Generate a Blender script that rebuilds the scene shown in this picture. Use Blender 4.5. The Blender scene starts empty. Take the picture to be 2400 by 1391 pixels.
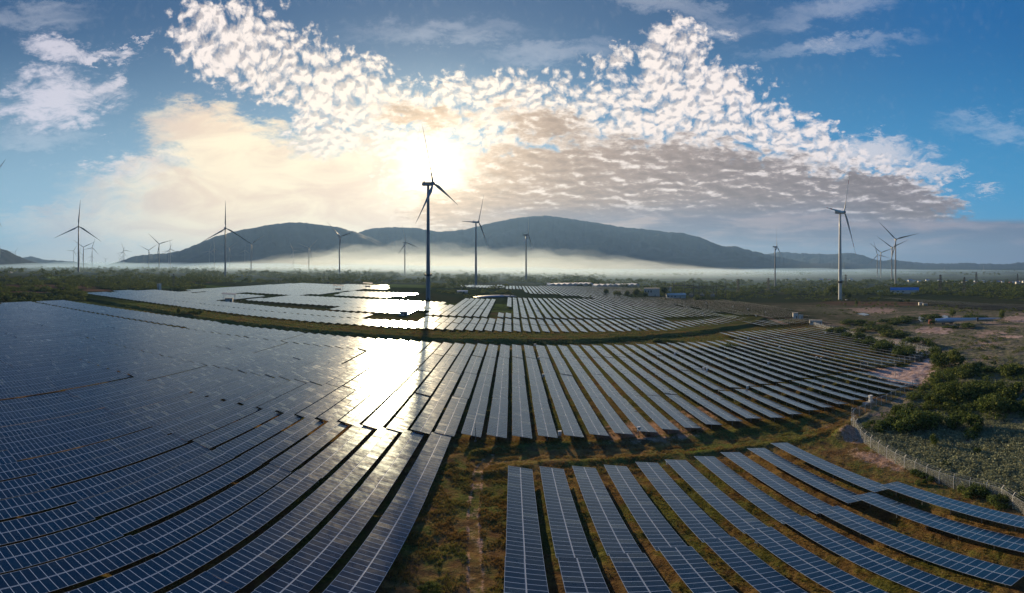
import bpy, bmesh, math, random
import numpy as np
from mathutils import Vector, Matrix, Euler

R = math.radians
sc = bpy.context.scene
C = sc.collection
random.seed(7)
rng = np.random.default_rng(11)

# ------------------------------------------------------------------ camera
# The picture is a stitched drone panorama: equal angle per pixel, 131 degrees wide.
F_PX, CX, CY = 1045.0, 1200.0, 625.0        # pixels per radian, centre column, horizon row (2400 x 1391 frame)
CAM_H = 38.0
cam = bpy.data.cameras.new("camera")
cam_ob = bpy.data.objects.new("camera", cam)
C.objects.link(cam_ob)
cam_ob.location = (0, 0, CAM_H)
cam_ob.rotation_euler = (R(90), 0, 0)
cam.type = 'PANO'
cam.panorama_type = 'EQUIRECTANGULAR'
cam.longitude_min, cam.longitude_max = -1200 / F_PX, 1200 / F_PX
cam.latitude_max, cam.latitude_min = CY / F_PX, -(1391 - CY) / F_PX
cam.clip_start, cam.clip_end = 0.5, 200000
sc.camera = cam_ob
sc.view_settings.view_transform = 'Standard'
sc.view_settings.look = 'None'
sc.view_settings.exposure = 0.6
sc.view_settings.gamma = 1.0
sc.render.engine = 'CYCLES'
sc.cycles.max_bounces = 6
sc.cycles.transparent_max_bounces = 12
sc.cycles.volume_bounces = 1
sc.cycles.use_denoising = True
sc.cycles.sample_clamp_indirect = 6.0
sc.cycles.caustics_reflective = False
sc.cycles.caustics_refractive = False

# ------------------------------------------------------------------ sun
SUN_AZ, SUN_EL = (1010 - CX) / F_PX, (625 - 392) / F_PX
sun_dir = Vector((math.sin(SUN_AZ) * math.cos(SUN_EL), math.cos(SUN_AZ) * math.cos(SUN_EL), math.sin(SUN_EL)))
sl = bpy.data.lights.new("sun", 'SUN')
sl.energy = 5.0
sl.angle = R(0.6)
sl.color = (1.0, 0.76, 0.45)
sun = bpy.data.objects.new("sun", sl)
C.objects.link(sun)
sun.rotation_euler = sun_dir.to_track_quat('Z', 'Y').to_euler()

# ------------------------------------------------------------------ node helper
class NG:
    """builds shader maths as python expressions"""
    def __init__(self, tree):
        self.t = tree; self.n = tree.nodes; self.l = tree.links
    def put(self, sock, v):
        if isinstance(v, (int, float)):
            try: sock.default_value = v
            except TypeError: sock.default_value = (v, v, v)
        elif isinstance(v, (tuple, list)):
            if sock.type == 'RGBA' and len(v) == 3: v = (*v, 1)
            sock.default_value = v
        else: self.l.new(v, sock)
    def m(self, op, *a, clamp=False):
        n = self.n.new('ShaderNodeMath'); n.operation = op; n.use_clamp = clamp
        for s, v in zip(n.inputs, a): self.put(s, v)
        return n.outputs[0]
    def add(self, *a):
        r = a[0]
        for b in a[1:]: r = self.m('ADD', r, b)
        return r
    def sub(self, a, b): return self.m('SUBTRACT', a, b)
    def mul(self, *a):
        r = a[0]
        for b in a[1:]: r = self.m('MULTIPLY', r, b)
        return r
    def sat(self, a): return self.m('MULTIPLY', a, 1.0, clamp=True)
    def vm(self, op, *a):
        n = self.n.new('ShaderNodeVectorMath'); n.operation = op
        k = 0
        for v in a:
            if op == 'SCALE' and k == 1: self.put(n.inputs['Scale'], v)
            else: self.put(n.inputs[k], v)
            k += 1
        return n.outputs['Value'] if op in ('DOT_PRODUCT', 'LENGTH', 'DISTANCE') else n.outputs[0]
    def vec(self, x, y, z=0.0):
        n = self.n.new('ShaderNodeCombineXYZ')
        for s, v in zip(n.inputs, (x, y, z)): self.put(s, v)
        return n.outputs[0]
    def sep(self, v):
        n = self.n.new('ShaderNodeSeparateXYZ'); self.put(n.inputs[0], v)
        return n.outputs[0], n.outputs[1], n.outputs[2]
    def ramp(self, x, lo, hi, a=0.0, b=1.0):
        n = self.n.new('ShaderNodeMapRange'); n.interpolation_type = 'SMOOTHSTEP'
        for s, v in zip(n.inputs, (x, lo, hi, a, b)): self.put(s, v)
        return n.outputs[0]
    def lin(self, x, lo, hi, a=0.0, b=1.0):
        n = self.n.new('ShaderNodeMapRange'); n.clamp = True
        for s, v in zip(n.inputs, (x, lo, hi, a, b)): self.put(s, v)
        return n.outputs[0]
    def noise(self, v, scale, detail=4, rough=0.55, dist=0.0, dims='3D', out=0):
        n = self.n.new('ShaderNodeTexNoise'); n.noise_dimensions = dims
        if v is not None: self.put(n.inputs['Vector'], v)
        for k, x in (('Scale', scale), ('Detail', detail), ('Roughness', rough), ('Distortion', dist)): n.inputs[k].default_value = x
        return n.outputs[out]
    def voro(self, v, scale, smooth=0.5, feature='SMOOTH_F1', dims='2D', out='Distance', rnd=1.0):
        n = self.n.new('ShaderNodeTexVoronoi'); n.voronoi_dimensions = dims; n.feature = feature
        self.put(n.inputs['Vector'], v); n.inputs['Scale'].default_value = scale
        n.inputs['Randomness'].default_value = rnd
        if feature == 'SMOOTH_F1': n.inputs['Smoothness'].default_value = smooth
        return n.outputs[out]
    def white(self, v, out=0):
        n = self.n.new('ShaderNodeTexWhiteNoise'); n.noise_dimensions = '3D'; self.put(n.inputs['Vector'], v)
        return n.outputs[out]
    def mix(self, f, a, b, mode='MIX', clampf=True):
        n = self.n.new('ShaderNodeMix'); n.data_type = 'RGBA'; n.blend_type = mode; n.clamp_factor = clampf
        self.put(n.inputs[0], f); self.put(n.inputs[6], a); self.put(n.inputs[7], b)
        return n.outputs[2]
    def node(self, typ, **kw):
        n = self.n.new(typ)
        for k, v in kw.items(): setattr(n, k, v)
        return n

# ------------------------------------------------------------------ world: sky and clouds
world = bpy.data.worlds.new("World")
sc.world = world
world.use_nodes = True
world.cycles.sampling_method = 'MANUAL'
world.cycles.sample_map_resolution = 512
wt = world.node_tree
wt.nodes.clear()
g = NG(wt)
sky = g.node('ShaderNodeTexSky', sky_type='NISHITA', sun_disc=False)
sky.sun_elevation = SUN_EL
sky.sun_rotation = SUN_AZ
sky.air_density = 1.0
sky.dust_density = 1.2
sky.ozone_density = 2.0
D = g.node('ShaderNodeTexCoord').outputs['Generated']
dx, dy, dz = g.sep(D)
az = g.m('ARCTAN2', dx, dy)
el = g.m('ARCSINE', dz)
U = g.add(g.mul(az, 1.045), 1.2)               # kilo-pixels of the panorama, easy to read off
V = g.sub(0.625, g.mul(el, 1.045))
cosS = g.vm('DOT_PRODUCT', D, tuple(sun_dir))
ang = g.m('ARCCOSINE', g.m('MINIMUM', cosS, 0.99999))

inv = g.m('DIVIDE', 1.0, g.m('MAXIMUM', g.add(dz, 0.13), 0.05))
P = g.vec(g.mul(dx, inv), g.mul(dy, inv), 0.0)          # cloud layer plane
Q = g.vec(az, g.mul(g.m('LOGARITHM', g.m('MAXIMUM', g.add(el, 0.22), 0.02), math.e), -0.60), 0.0)   # rounder cells, shrinking towards the horizon
warp = g.vm('SUBTRACT', g.noise(Q, 4.0, 3, 0.6, out=1), (0.5, 0.5, 0.5))
Pw = g.vm('ADD', Q, g.vm('SCALE', warp, 0.09))
# ragged coordinates for the cloud outlines
rag = g.vm('SUBTRACT', g.noise(P, 5.5, 6, 0.75, out=1), (0.5, 0.5, 0.5))
rx, ry, _ = g.sep(rag)
Uw = g.add(U, g.mul(rx, 0.20)); Vw = g.add(V, g.mul(ry, 0.16))

def blob(u, v, a, b, rot=0.0, k=1.0, uu=None, vv=None):
    """soft ellipse, value 1 in the middle, 0 at the edge and beyond"""
    uu = Uw if uu is None else uu; vv = Vw if vv is None else vv
    c, s = math.cos(R(rot)), math.sin(R(rot))
    n = g.node('ShaderNodeVectorMath', operation='SUBTRACT')
    x = g.sub(uu, u); y = g.sub(vv, v)
    X = g.add(g.mul(x, c / a), g.mul(y, s / a)); Y = g.add(g.mul(x, -s / b), g.mul(y, c / b))
    wt.nodes.remove(n)
    d = g.m('SQRT', g.add(g.mul(X, X), g.mul(Y, Y)))
    return g.mul(g.m('SUBTRACT', 1.0, d, clamp=True), k)
def union(*b):
    r = b[0]
    for x in b[1:]: r = g.m('SMOOTH_MAX', r, x, 0.12)
    return r

# --- altocumulus sheet
alto = union(
    blob(.60, .115, .26, .135, 16), blob(.80, .215, .30, .12, 22), blob(.52, .05, .14, .06, 10),
    blob(1.02, .29, .36, .15, 10), blob(.80, .31, .16, .07, -8), blob(1.25, .31, .42, .17, 6),
    blob(1.58, .17, .13, .15, -55), blob(1.66, .25, .22, .13, 0), blob(1.50, .33, .50, .20, 8),
    blob(1.84, .34, .24, .10, 20), blob(1.75, .45, .52, .17, 6), blob(1.35, .45, .55, .18, 4),
    blob(2.02, .41, .24, .065, 8), blob(1.595, .09, .06, .07, -70),
    blob(1.10, .205, .22, .05, 2, .8), blob(1.45, .14, .10, .05, -20, .7))
warp2 = g.vm('SUBTRACT', g.noise(Q, 26.0, 3, 0.65, out=1), (0.5, 0.5, 0.5))
Pv = g.vm('ADD', Pw, g.vm('SCALE', warp2, 0.030))
vor = g.voro(Pv, 42.0, 0.55)
vor2 = g.voro(g.vm('ADD', Pv, (0.0015, 0.0055, 0.0)), 42.0, 0.55)
vs = g.voro(Pv, 96.0, 0.4)
fine = g.noise(Pw, 70.0, 5, 0.70)
mid = g.noise(Pw, 15.0, 5, 0.66)
big = g.noise(Q, 5.0, 3, 0.55)
puff = g.add(g.mul(g.sub(0.52, vor), 1.25), g.mul(g.sub(0.42, vs), 0.55), g.mul(g.sub(fine, 0.5), 1.35), g.mul(g.sub(mid, 0.5), 1.15), g.mul(g.sub(big, 0.5), 0.9))
aM = g.add(g.mul(alto, 1.85), g.mul(g.sub(big, .5), .5))
dens = g.add(g.mul(g.m('MINIMUM', aM, 0.95), 1.05), g.mul(puff, 0.95), -0.60)
aD = g.mul(g.ramp(dens, -0.24, 0.72), g.ramp(alto, 0.06, 0.17))
# --- smooth grey stratocumulus body in the middle and right, above the mountain
body = union(blob(1.55, .44, .66, .16, 4), blob(1.86, .47, .42, .12, 8), blob(1.30, .50, .50, .12, 0), blob(2.06, .47, .26, .08, 10), blob(1.0, .275, .22, .055, 10, .55), blob(1.28, .29, .22, .07, 10, .6))
# streaks lying flat near the horizon
Ps = g.vec(g.mul(U, 2.2), g.mul(V, 15.0), 0.0)
streak = g.noise(Ps, 1.6, 5, 0.6, 0.25)
Pb = g.vec(g.mul(U, 2.0), g.mul(V, 5.0), g.mul(streak, 0.4))
rip = g.noise(Pb, 7.5, 4, 0.55, 0.3)
low = g.mul(g.ramp(g.add(V, g.mul(g.sub(streak, .5), .07)), .455, .525), g.ramp(U, 1.02, 1.22))
lowR = g.mul(g.ramp(g.add(V, g.mul(g.sub(streak, .5), .03)), .508, .528), g.ramp(U, 1.75, 2.05))
greyT = g.add(g.mul(body, 2.6), g.mul(low, 0.75), g.mul(g.sub(mid, 0.5), 1.2), g.mul(g.sub(rip, 0.5), 1.0), g.mul(g.sub(vor, .5), 0.2))
grey = g.mul(g.ramp(greyT, 0.25, 1.15), g.m('MINIMUM', g.add(g.ramp(body, 0.08, 0.3), low), 1.0))
bodyD = g.mul(g.ramp(g.add(g.mul(body, 2.4), g.mul(g.sub(mid, .5), 1.6), g.mul(g.sub(rip, .5), .8), g.mul(g.sub(vor, .5), -.5)), 0.25, 1.0), g.ramp(body, 0.08, 0.25))
lowD = g.mul(g.m('MAXIMUM', g.mul(low, g.ramp(U, 2.15, 1.95)), lowR), g.ramp(streak, 0.18, 0.42))
# --- cirrus on the left, thin veils
cwp = g.vm('SUBTRACT', g.noise(g.vec(U, V, 0.0), 5.0, 3, 0.6, out=1), (0.5, 0.5, 0.5))
cx_, cy_, _ = g.sep(cwp)
Pc = g.vec(g.add(g.mul(U, 5.0), g.mul(V, 4.0), g.mul(cx_, 1.2)), g.add(g.mul(V, 22.0), g.mul(cy_, 4.0)), 0.0)
cw = g.noise(Pc, 1.5, 7, 0.68, 0.35)
cw2 = g.noise(g.vec(g.mul(U, 9.0), g.mul(V, 14.0), 3.0), 1.6, 5, 0.65, 0.6)
cir = union(blob(.13, .24, .24, .095, -8), blob(.13, .115, .13, .05, 8), blob(.24, .125, .12, .028, -6), blob(.27, .19, .035, .075, 20, .7),
            blob(.10, .175, .10, .045, 0, .8), blob(.33, .085, .075, .012, -38, .5), blob(.32, .395, .17, .05, -4, 1.0), blob(.08, .40, .10, .02, 0, .35),
            blob(.42, .365, .12, .02, 0, .6), blob(.25, .312, .03, .012, -15, .5), blob(1.68, .07, .12, .03, 6, .5), blob(1.95, .10, .18, .028, -6, .38),
            blob(2.16, .40, .15, .04, 2, .8), blob(2.06, .36, .20, .055, 0, 1.0), blob(2.25, .41, .035, .012, 0, .7), blob(2.30, .447, .09, .022, -8, .6), blob(2.10, .455, .20, .022, 3, .7),
            blob(.53, .31, .06, .10, 30, .4))
ciD = g.mul(g.ramp(g.add(g.mul(cir, 1.35), g.mul(g.sub(cw, .5), 2.6), g.mul(g.sub(cw2, .5), 2.2)), 0.08, 1.25), g.ramp(cir, 0.17, 0.42), 0.9)
# faint high streaks, smooth and thin
thin = union(blob(1.28, .125, .26, .045, -4), blob(2.33, .30, .20, .05, 4), blob(1.55, .01, .36, .04, 12), blob(1.95, .105, .34, .035, -3), blob(1.95, .02, .26, .05, -14), blob(1.02, .07, .34, .05, 0), blob(.06, .04, .25, .05, 0), blob(.10, .33, .2, .04, 0), blob(1.65, .075, .12, .03, 8))
tw = g.noise(g.vec(g.add(g.mul(U, 3.0), g.mul(V, 3.0), g.mul(cx_, .6)), g.add(g.mul(V, 26.0), g.mul(cy_, 5.0)), 7.0), 1.2, 4, 0.55, 0.2)
thD = g.mul(g.ramp(g.add(g.mul(thin, 1.3), g.mul(g.sub(tw, .5), 1.6)), 0.12, 1.35), g.ramp(thin, 0.10, 0.45), 0.30)
# --- warm veil low on the left of the sun
veil = union(blob(.70, .50, .74, .24, 0), blob(.58, .38, .34, .14, 25), blob(.90, .44, .36, .16, 0), blob(.25, .53, .45, .08, 0, .7), blob(.62, .60, .95, .09, 0, .9))
vw = g.noise(g.vec(g.mul(U, 3.2), g.mul(V, 8.0), 0.0), 1.3, 5, 0.6, 1.5)
veD = g.mul(g.ramp(g.add(g.mul(veil, 1.8), g.mul(g.sub(vw, .5), .9), g.mul(g.sub(cw, .5), 1.0)), 0.0, 0.95), g.ramp(veil, 0.12, 0.30), 0.93)

# --- colours (radiance)
base = g.mix(1.0, sky.outputs[0], (0.055, 0.080, 0.093), 'MULTIPLY')
deep = g.mix(g.ramp(U, 1.5, 2.3), (0.030, 0.098, 0.230), (0.004, 0.125, 0.365))
lowc = g.mix(g.ramp(U, 0.5, 2.0), (0.32, 0.53, 0.68), (0.040, 0.32, 0.62))
clear = g.mix(g.ramp(V, 0.0, 0.56), deep, lowc)
clear = g.mix(g.ramp(V, 0.02, -0.30), clear, g.mix(g.ramp(U, 0.6, 1.8), (0.018, 0.135, 0.42), (0.010, 0.09, 0.34)))
clear = g.mix(0.85, base, clear)
glow = g.add(g.mul(g.m('EXPONENT', g.mul(ang, -10.0)), 0.62), g.mul(g.m('EXPONENT', g.mul(g.mul(ang, ang), -620.0)), 2.8), g.mul(g.m('EXPONENT', g.mul(ang, -3.0)), 0.05))
near = g.m('EXPONENT', g.mul(ang, -3.6))
# cloud light: warm and bright round the sun, pinkish white further off, blue-grey far right
bright = g.mix(g.m('POWER', near, 0.75, clamp=True), (0.88, 0.80, 0.81), (1.30, 1.08, 0.78))
bright = g.mix(g.mul(g.ramp(U, 1.8, 2.35), .55), bright, (0.52, 0.52, 0.60))
dark = g.mix(g.m('POWER', near, 0.8, clamp=True), (0.200, 0.180, 0.205), (0.95, 0.66, 0.40))
edge = g.sub(vor, vor2)
aCol = g.mix(g.ramp(g.add(g.mul(edge, 5.0), g.mul(g.sub(fine, .5), -2.0), g.mul(g.sub(mid, .5), -2.0)), -0.25, 1.15), bright, g.mix(0.60, bright, g.mix(.45, dark, clear)))
col = g.mix(ciD, clear, g.mix(0.25, g.mix(g.ramp(U, .0, .7), (0.86, 0.80, 0.88), bright), clear))
col = g.mix(thD, col, g.mix(0.2, (0.80, 0.80, 0.86), clear))
col = g.mix(veD, col, g.mix(g.ramp(vw, .35, .68), g.mix(g.ramp(U, 0.0, .55), (0.52, 0.60, 0.64), (1.16, 0.98, 0.68)), g.mix(g.ramp(U, 0.0, .55), (0.42, 0.50, 0.58), (0.95, 0.72, 0.52))))
col = g.mix(aD, col, aCol)
Qr = g.vec(g.add(g.mul(az, 0.62), g.mul(rx, .02)), g.add(g.mul(g.m('LOGARITHM', g.m('MAXIMUM', g.add(el, 0.22), 0.02), math.e), -0.75), g.mul(ry, .02)), 0.0)
r1 = g.noise(Qr, 30.0, 5, 0.60, 0.2); r2 = g.noise(g.vm('ADD', Qr, (0.004, -0.012, 0.0)), 30.0, 5, 0.60, 0.2)
relief = g.add(g.mul(g.sub(r1, r2), 2.6), g.mul(g.sub(mid, .5), 1.2), g.mul(g.sub(big, .5), 1.0), g.mul(g.sub(fine, .5), .35))
gl = g.mix(g.ramp(relief, 0.02, 0.62), g.mix(g.ramp(relief, -.5, .05), g.mix(0.22, dark, (0.0, 0.0, 0.0)), dark), g.mix(0.9, dark, bright))
col = g.mix(bodyD, col, g.mix(grey, g.mix(0.15, bright, dark), gl))
stra = g.mix(g.ramp(streak, 0.46, 0.68), g.mix(g.m('POWER', near, .8, clamp=True), (0.13, 0.165, 0.25), (0.42, 0.32, 0.27)), g.mix(g.m('POWER', near, .8, clamp=True), (0.30, 0.27, 0.33), (1.0, 0.74, 0.48)))
col = g.mix(g.mul(lowD, 0.92), col, stra)
# horizon air
hz = g.mul(g.ramp(V, .56, .64), 0.75)
col = g.mix(hz, col, g.mix(g.ramp(U, 1.0, 2.2), g.mix(g.ramp(U, 0.0, .6), (0.60, 0.66, 0.62), (0.98, 0.84, 0.62)), (0.19, 0.25, 0.37)))
sunc = g.mix(1.0, g.vec(glow, glow, glow), (1.0, 0.84, 0.58), 'MULTIPLY')
col = g.mix(1.0, col, sunc, 'ADD')
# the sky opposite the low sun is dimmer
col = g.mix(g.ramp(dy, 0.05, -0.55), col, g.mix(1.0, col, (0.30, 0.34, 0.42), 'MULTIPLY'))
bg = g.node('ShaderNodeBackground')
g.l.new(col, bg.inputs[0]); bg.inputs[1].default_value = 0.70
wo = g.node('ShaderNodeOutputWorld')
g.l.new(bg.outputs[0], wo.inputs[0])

# ------------------------------------------------------------------ numpy helpers
def _hash(ix, iy, seed):
    h = (ix.astype(np.int64) * 374761393 + iy.astype(np.int64) * 668265263 + seed * 974634777) & 0xFFFFFFFF
    h = ((h ^ (h >> 13)) * 1274126177) & 0xFFFFFFFF
    return ((h ^ (h >> 16)) & 0xFFFFFF) / float(0xFFFFFF)
def vnoise(x, y, seed=0):
    ix, iy = np.floor(x), np.floor(y)
    fx, fy = x - ix, y - iy
    fx = fx * fx * (3 - 2 * fx); fy = fy * fy * (3 - 2 * fy)
    a = _hash(ix, iy, seed); b = _hash(ix + 1, iy, seed); c = _hash(ix, iy + 1, seed); d = _hash(ix + 1, iy + 1, seed)
    return (a * (1 - fx) + b * fx) * (1 - fy) + (c * (1 - fx) + d * fx) * fy
def fbm(x, y, octs=4, seed=0, gain=0.5):
    s, amp, tot = 0, 1.0, 0
    for k in range(octs):
        s = s + amp * vnoise(x * 2 ** k + 17.3 * k, y * 2 ** k - 9.1 * k, seed + k); tot += amp; amp *= gain
    return s / tot
def sstep(x, a, b):
    t = np.clip((x - a) / (b - a), 0, 1); return t * t * (3 - 2 * t)
def polydist(px, py, pts):
    """distance to a polyline and position along it"""
    best = np.full(px.shape, 1e9); along = np.zeros(px.shape); L = 0
    for (x0, y0), (x1, y1) in zip(pts[:-1], pts[1:]):
        ddx, ddy = x1 - x0, y1 - y0; l2 = ddx * ddx + ddy * ddy
        t = np.clip(((px - x0) * ddx + (py - y0) * ddy) / l2, 0, 1)
        d = np.hypot(px - x0 - t * ddx, py - y0 - t * ddy)
        m = d < best; best = np.where(m, d, best); along = np.where(m, L + t * math.sqrt(l2), along); L += math.sqrt(l2)
    return best, along
def inpoly(px, py, pts):
    px = np.asarray(px, float); py = np.asarray(py, float)
    r = np.zeros(px.shape, bool); n = len(pts)
    for i in range(n):
        x0, y0 = pts[i]; x1, y1 = pts[(i + 1) % n]
        if y0 == y1: continue
        c = ((y0 > py) != (y1 > py)) & (px < (x1 - x0) * (py - y0) / (y1 - y0) + x0)
        r ^= c
    return r

ROLL = 0.021
def site(X, Y, Z=0.0):
    """site plane (slopes down gently to the right) -> world"""
    zr = Z - CAM_H; c, s = math.cos(ROLL), math.sin(ROLL)
    return c * X + s * zr, Y, CAM_H - s * X + c * zr
def slope(x):
    x = np.asarray(x, float) + 0.76
    return np.where(x < 0, -30 * np.tanh(0.021 * x / 30), -12 * np.tanh(0.021 * x / 12))
def pix(x, y, z=0.0):
    """point of the sloping ground (plus z) seen at a pixel of the 2400 x 1391 photograph"""
    lon = (x - CX) / F_PX; lat = (CY - y) / F_PX
    d = (math.sin(lon) * math.cos(lat), math.cos(lon) * math.cos(lat), math.sin(lat))
    k = 500.0
    for _ in range(60):
        h = float(slope(d[0] * k)) + z
        k = 0.5 * k + 0.5 * min(12000.0, (h - CAM_H) / min(d[2], -0.002))
    return d[0] * k, d[1] * k
def polar(x, r):
    a = (x - CX) / F_PX
    return math.sin(a) * r, math.cos(a) * r

BERM = [(-400, 258), (-228, 238), (-172, 229), (-118, 228), (-43, 228), (0, 230), (46, 235), (102, 251), (150, 273), (176, 296)]
ROADN = [(-6, 80), (5, 85.5), (27, 84.8), (45, 83.0), (60, 81.0), (72, 82.5), (84, 85)]
TRACK = [(-3.6, 20), (-3.4, 42), (-5.3, 61), (-5.8, 77), (-4, 84)]
DIRT = [(184, 262), (196, 300), (206, 345), (196, 400), (188, 470)]
MOUND = (68.0, 73.0)
FENCE_A = [(50.5, 12), (57.0, 25.4), (60.6, 31.6), (60.3, 38.9), (60.6, 43.6), (62.0, 50.6), (63.6, 56.4), (65.6, 63.7), (69.4, 71.6), (73.6, 77.5), (77.5, 80.3), (84, 82.0), (99.5, 86.0), (110, 88.6), (120.5, 91.8)]
SAND = [(112, 90), (122, 89), (150, 106), (168, 116), (163, 121), (140, 116), (122, 122), (116, 116)]
def height(x, y, detail=True):
    r = np.hypot(x, y)
    z = slope(x)
    d, al = polydist(x, y, BERM)
    w = 1 + 0.5 * (fbm(al / 9.0, al * 0, 2, 3) - .5)
    top = sstep(-d, -14.5, -10.0) * 1.7 * w
    rut = np.exp(-((d - 5.0) / 1.6) ** 2) * 0.35
    z = z + (top - rut) * sstep(-np.abs(x + 50), -520, -420)
    d, al = polydist(x, y, ROADN)
    near = sstep(-r, -130, -100)
    n1 = fbm(x / 5.0, y / 2.2, 3, 21)
    z = z + near * (np.exp(-((d - 4.8) / 1.1) ** 2) * (0.25 + 0.9 * (n1 - .3)) - np.exp(-(d / 2.0) ** 2) * 0.12)
    d, al = polydist(x, y, TRACK)
    z = z - near * np.exp(-(d / 0.9) ** 2) * 0.12
    z = z + 2.3 * np.exp(-(((x - MOUND[0]) / 3.0) ** 2 + ((y - MOUND[1]) / 2.2) ** 2)) * (0.75 + 0.5 * fbm(x / 1.5, y / 1.5, 3, 5))
    if detail:
        f1 = sstep(-r, -420, -150)
        z = z + f1 * ((fbm(x / 3.2, y / 3.2, 4, 1) - .5) * 0.50 + (fbm(x / 0.9, y / 0.9, 3, 8) - .5) * 0.20)
        z = z + (1 - sstep(-r, -5000, -300)) * (fbm(x / 160.0, y / 160.0, 3, 4) - .5) * 7.0 * sstep(r, 300, 1500)
        # the waste land outside the fence is hummocky
        z = z + sstep(x - 0.35 * y, 52, 75) * f1 * (fbm(x / 6.0, y / 6.0, 3, 31) - .4) * 1.1
    return z
def gz(x, y):
    return float(height(np.array([float(x)]), np.array([float(y)]))[0])

def link(ob, parent=None, name=None):
    C.objects.link(ob)
    if parent is not None: ob.parent = parent
    return ob
def mesh_np(name, V_, Fc, mats=(), uv=None, mi=None, attrs=None, smooth=False):
    """Fc: list of index arrays, each (n,k)"""
    me = bpy.data.meshes.new(name)
    V_ = np.asarray(V_, np.float32)
    if not isinstance(Fc, (list, tuple)): Fc = [Fc]
    Fc = [np.asarray(f, np.int32) for f in Fc if len(f)]
    nl = sum(f.size for f in Fc); nf = sum(len(f) for f in Fc)
    me.vertices.add(len(V_)); me.vertices.foreach_set('co', V_.ravel())
    me.loops.add(nl); me.polygons.add(nf)
    li = np.concatenate([f.ravel() for f in Fc])
    tot = np.concatenate([np.full(len(f), f.shape[1], np.int32) for f in Fc])
    st = np.concatenate([[0], np.cumsum(tot)[:-1]]).astype(np.int32)
    me.loops.foreach_set('vertex_index', li)
    me.polygons.foreach_set('loop_start', st)
    me.polygons.foreach_set('loop_total', tot)
    if mi is not None: me.polygons.foreach_set('material_index', np.asarray(mi, np.int32))
    if smooth: me.polygons.foreach_set('use_smooth', np.ones(nf, bool))
    for m_ in mats: me.materials.append(m_)
    if uv is not None:
        l = me.uv_layers.new(name='UVMap'); l.data.foreach_set('uv', np.asarray(uv, np.float32).ravel())
    for k, a in (attrs or {}).items():
        at = me.attributes.new(k, 'FLOAT', 'POINT'); at.data.foreach_set('value', np.asarray(a, np.float32))
    me.update(calc_edges=True)
    me.validate()
    return me
class MB:
    """collects boxes, tubes and quads into one mesh"""
    def __init__(s): s.v = []; s.f = []; s.uv = []; s.mi = []
    def quad(s, p, mi=0, uv=None):
        k = len(s.v); s.v += [tuple(q) for q in p]; s.f.append(tuple(range(k, k + len(p)))); s.mi.append(mi)
        s.uv += list(uv) if uv else [(0, 0)] * len(p)
    def box(s, c, size, mi=0, rot=None, top=None):
        x, y, z = [q / 2 for q in size]; c = Vector(c)
        P = [Vector((sx * x, sy * y, sz * z)) for sz in (-1, 1) for sy in (-1, 1) for sx in (-1, 1)]
        if top is not None:
            for q in P[4:]: q.x *= top[0]; q.y *= top[1]
        if rot is not None: P = [rot @ q for q in P]
        P = [q + c for q in P]
        for a in ((0, 2, 3, 1), (4, 5, 7, 6), (0, 1, 5, 4), (2, 6, 7, 3), (0, 4, 6, 2), (1, 3, 7, 5)): s.quad([P[i] for i in a], mi)
    def tube(s, a, b, ra, rb=None, n=8, mi=0, caps=True):
        rb = ra if rb is None else rb; a = Vector(a); b = Vector(b); d = (b - a).normalized()
        u = d.orthogonal().normalized(); w = d.cross(u)
        A = [a + (u * math.cos(2 * math.pi * i / n) + w * math.sin(2 * math.pi * i / n)) * ra for i in range(n)]
        B = [b + (u * math.cos(2 * math.pi * i / n) + w * math.sin(2 * math.pi * i / n)) * rb for i in range(n)]
        for i in range(n): s.quad([A[i], A[(i + 1) % n], B[(i + 1) % n], B[i]], mi)
        if caps: s.quad(A[::-1], mi); s.quad(B, mi)
    def mesh(s, name, mats, smooth=False):
        me = bpy.data.meshes.new(name); me.from_pydata([tuple(q) for q in s.v], [], s.f)
        for m_ in mats: me.materials.append(m_)
        me.polygons.foreach_set('material_index', s.mi)
        l = me.uv_layers.new(name='UVMap'); l.data.foreach_set('uv', np.asarray(s.uv, np.float32).ravel())
        if smooth:
            bm = bmesh.new(); bm.from_mesh(me); bmesh.ops.remove_doubles(bm, verts=bm.verts, dist=1e-4)
            for f in bm.faces: f.smooth = True
            for e in bm.edges:
                if len(e.link_faces) == 2 and e.calc_face_angle(0) > 0.7: e.smooth = False
            bm.to_mesh(me); bm.free()
        me.update(); return me
def ob(name, me, parent=None, loc=None, rot=None):
    o = bpy.data.objects.new(name, me); C.objects.link(o)
    if parent is not None: o.parent = parent
    if loc is not None: o.location = loc
    if rot is not None: o.rotation_euler = rot
    return o
def tag(o, label=None, cat=None, group=None, kind=None):
    if label: o['label'] = label
    if cat: o['category'] = cat
    if group: o['group'] = group
    if kind: o['kind'] = kind
    return o
def thing(name, loc, label, cat, group=None, rz=0.0):
    o = ob(name, None, None, loc, (0, 0, rz)); o.empty_display_size = 0.5
    return tag(o, label, cat, group)
ORD = ['first', 'second', 'third', 'fourth', 'fifth', 'sixth', 'seventh', 'eighth', 'ninth', 'tenth', 'eleventh', 'twelfth', 'thirteenth', 'fourteenth', 'fifteenth', 'sixteenth', 'seventeenth', 'eighteenth', 'nineteenth', 'twentieth']
def ordw(i):
    if i < 20: return ORD[i]
    t = ['twenty', 'thirty', 'forty', 'fifty', 'sixty', 'seventy'][(i + 1) // 10 - 2]; k = (i + 1) % 10
    return (t[:-1] + 'ieth') if k == 0 else t + '-' + ORD[k - 1]

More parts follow.
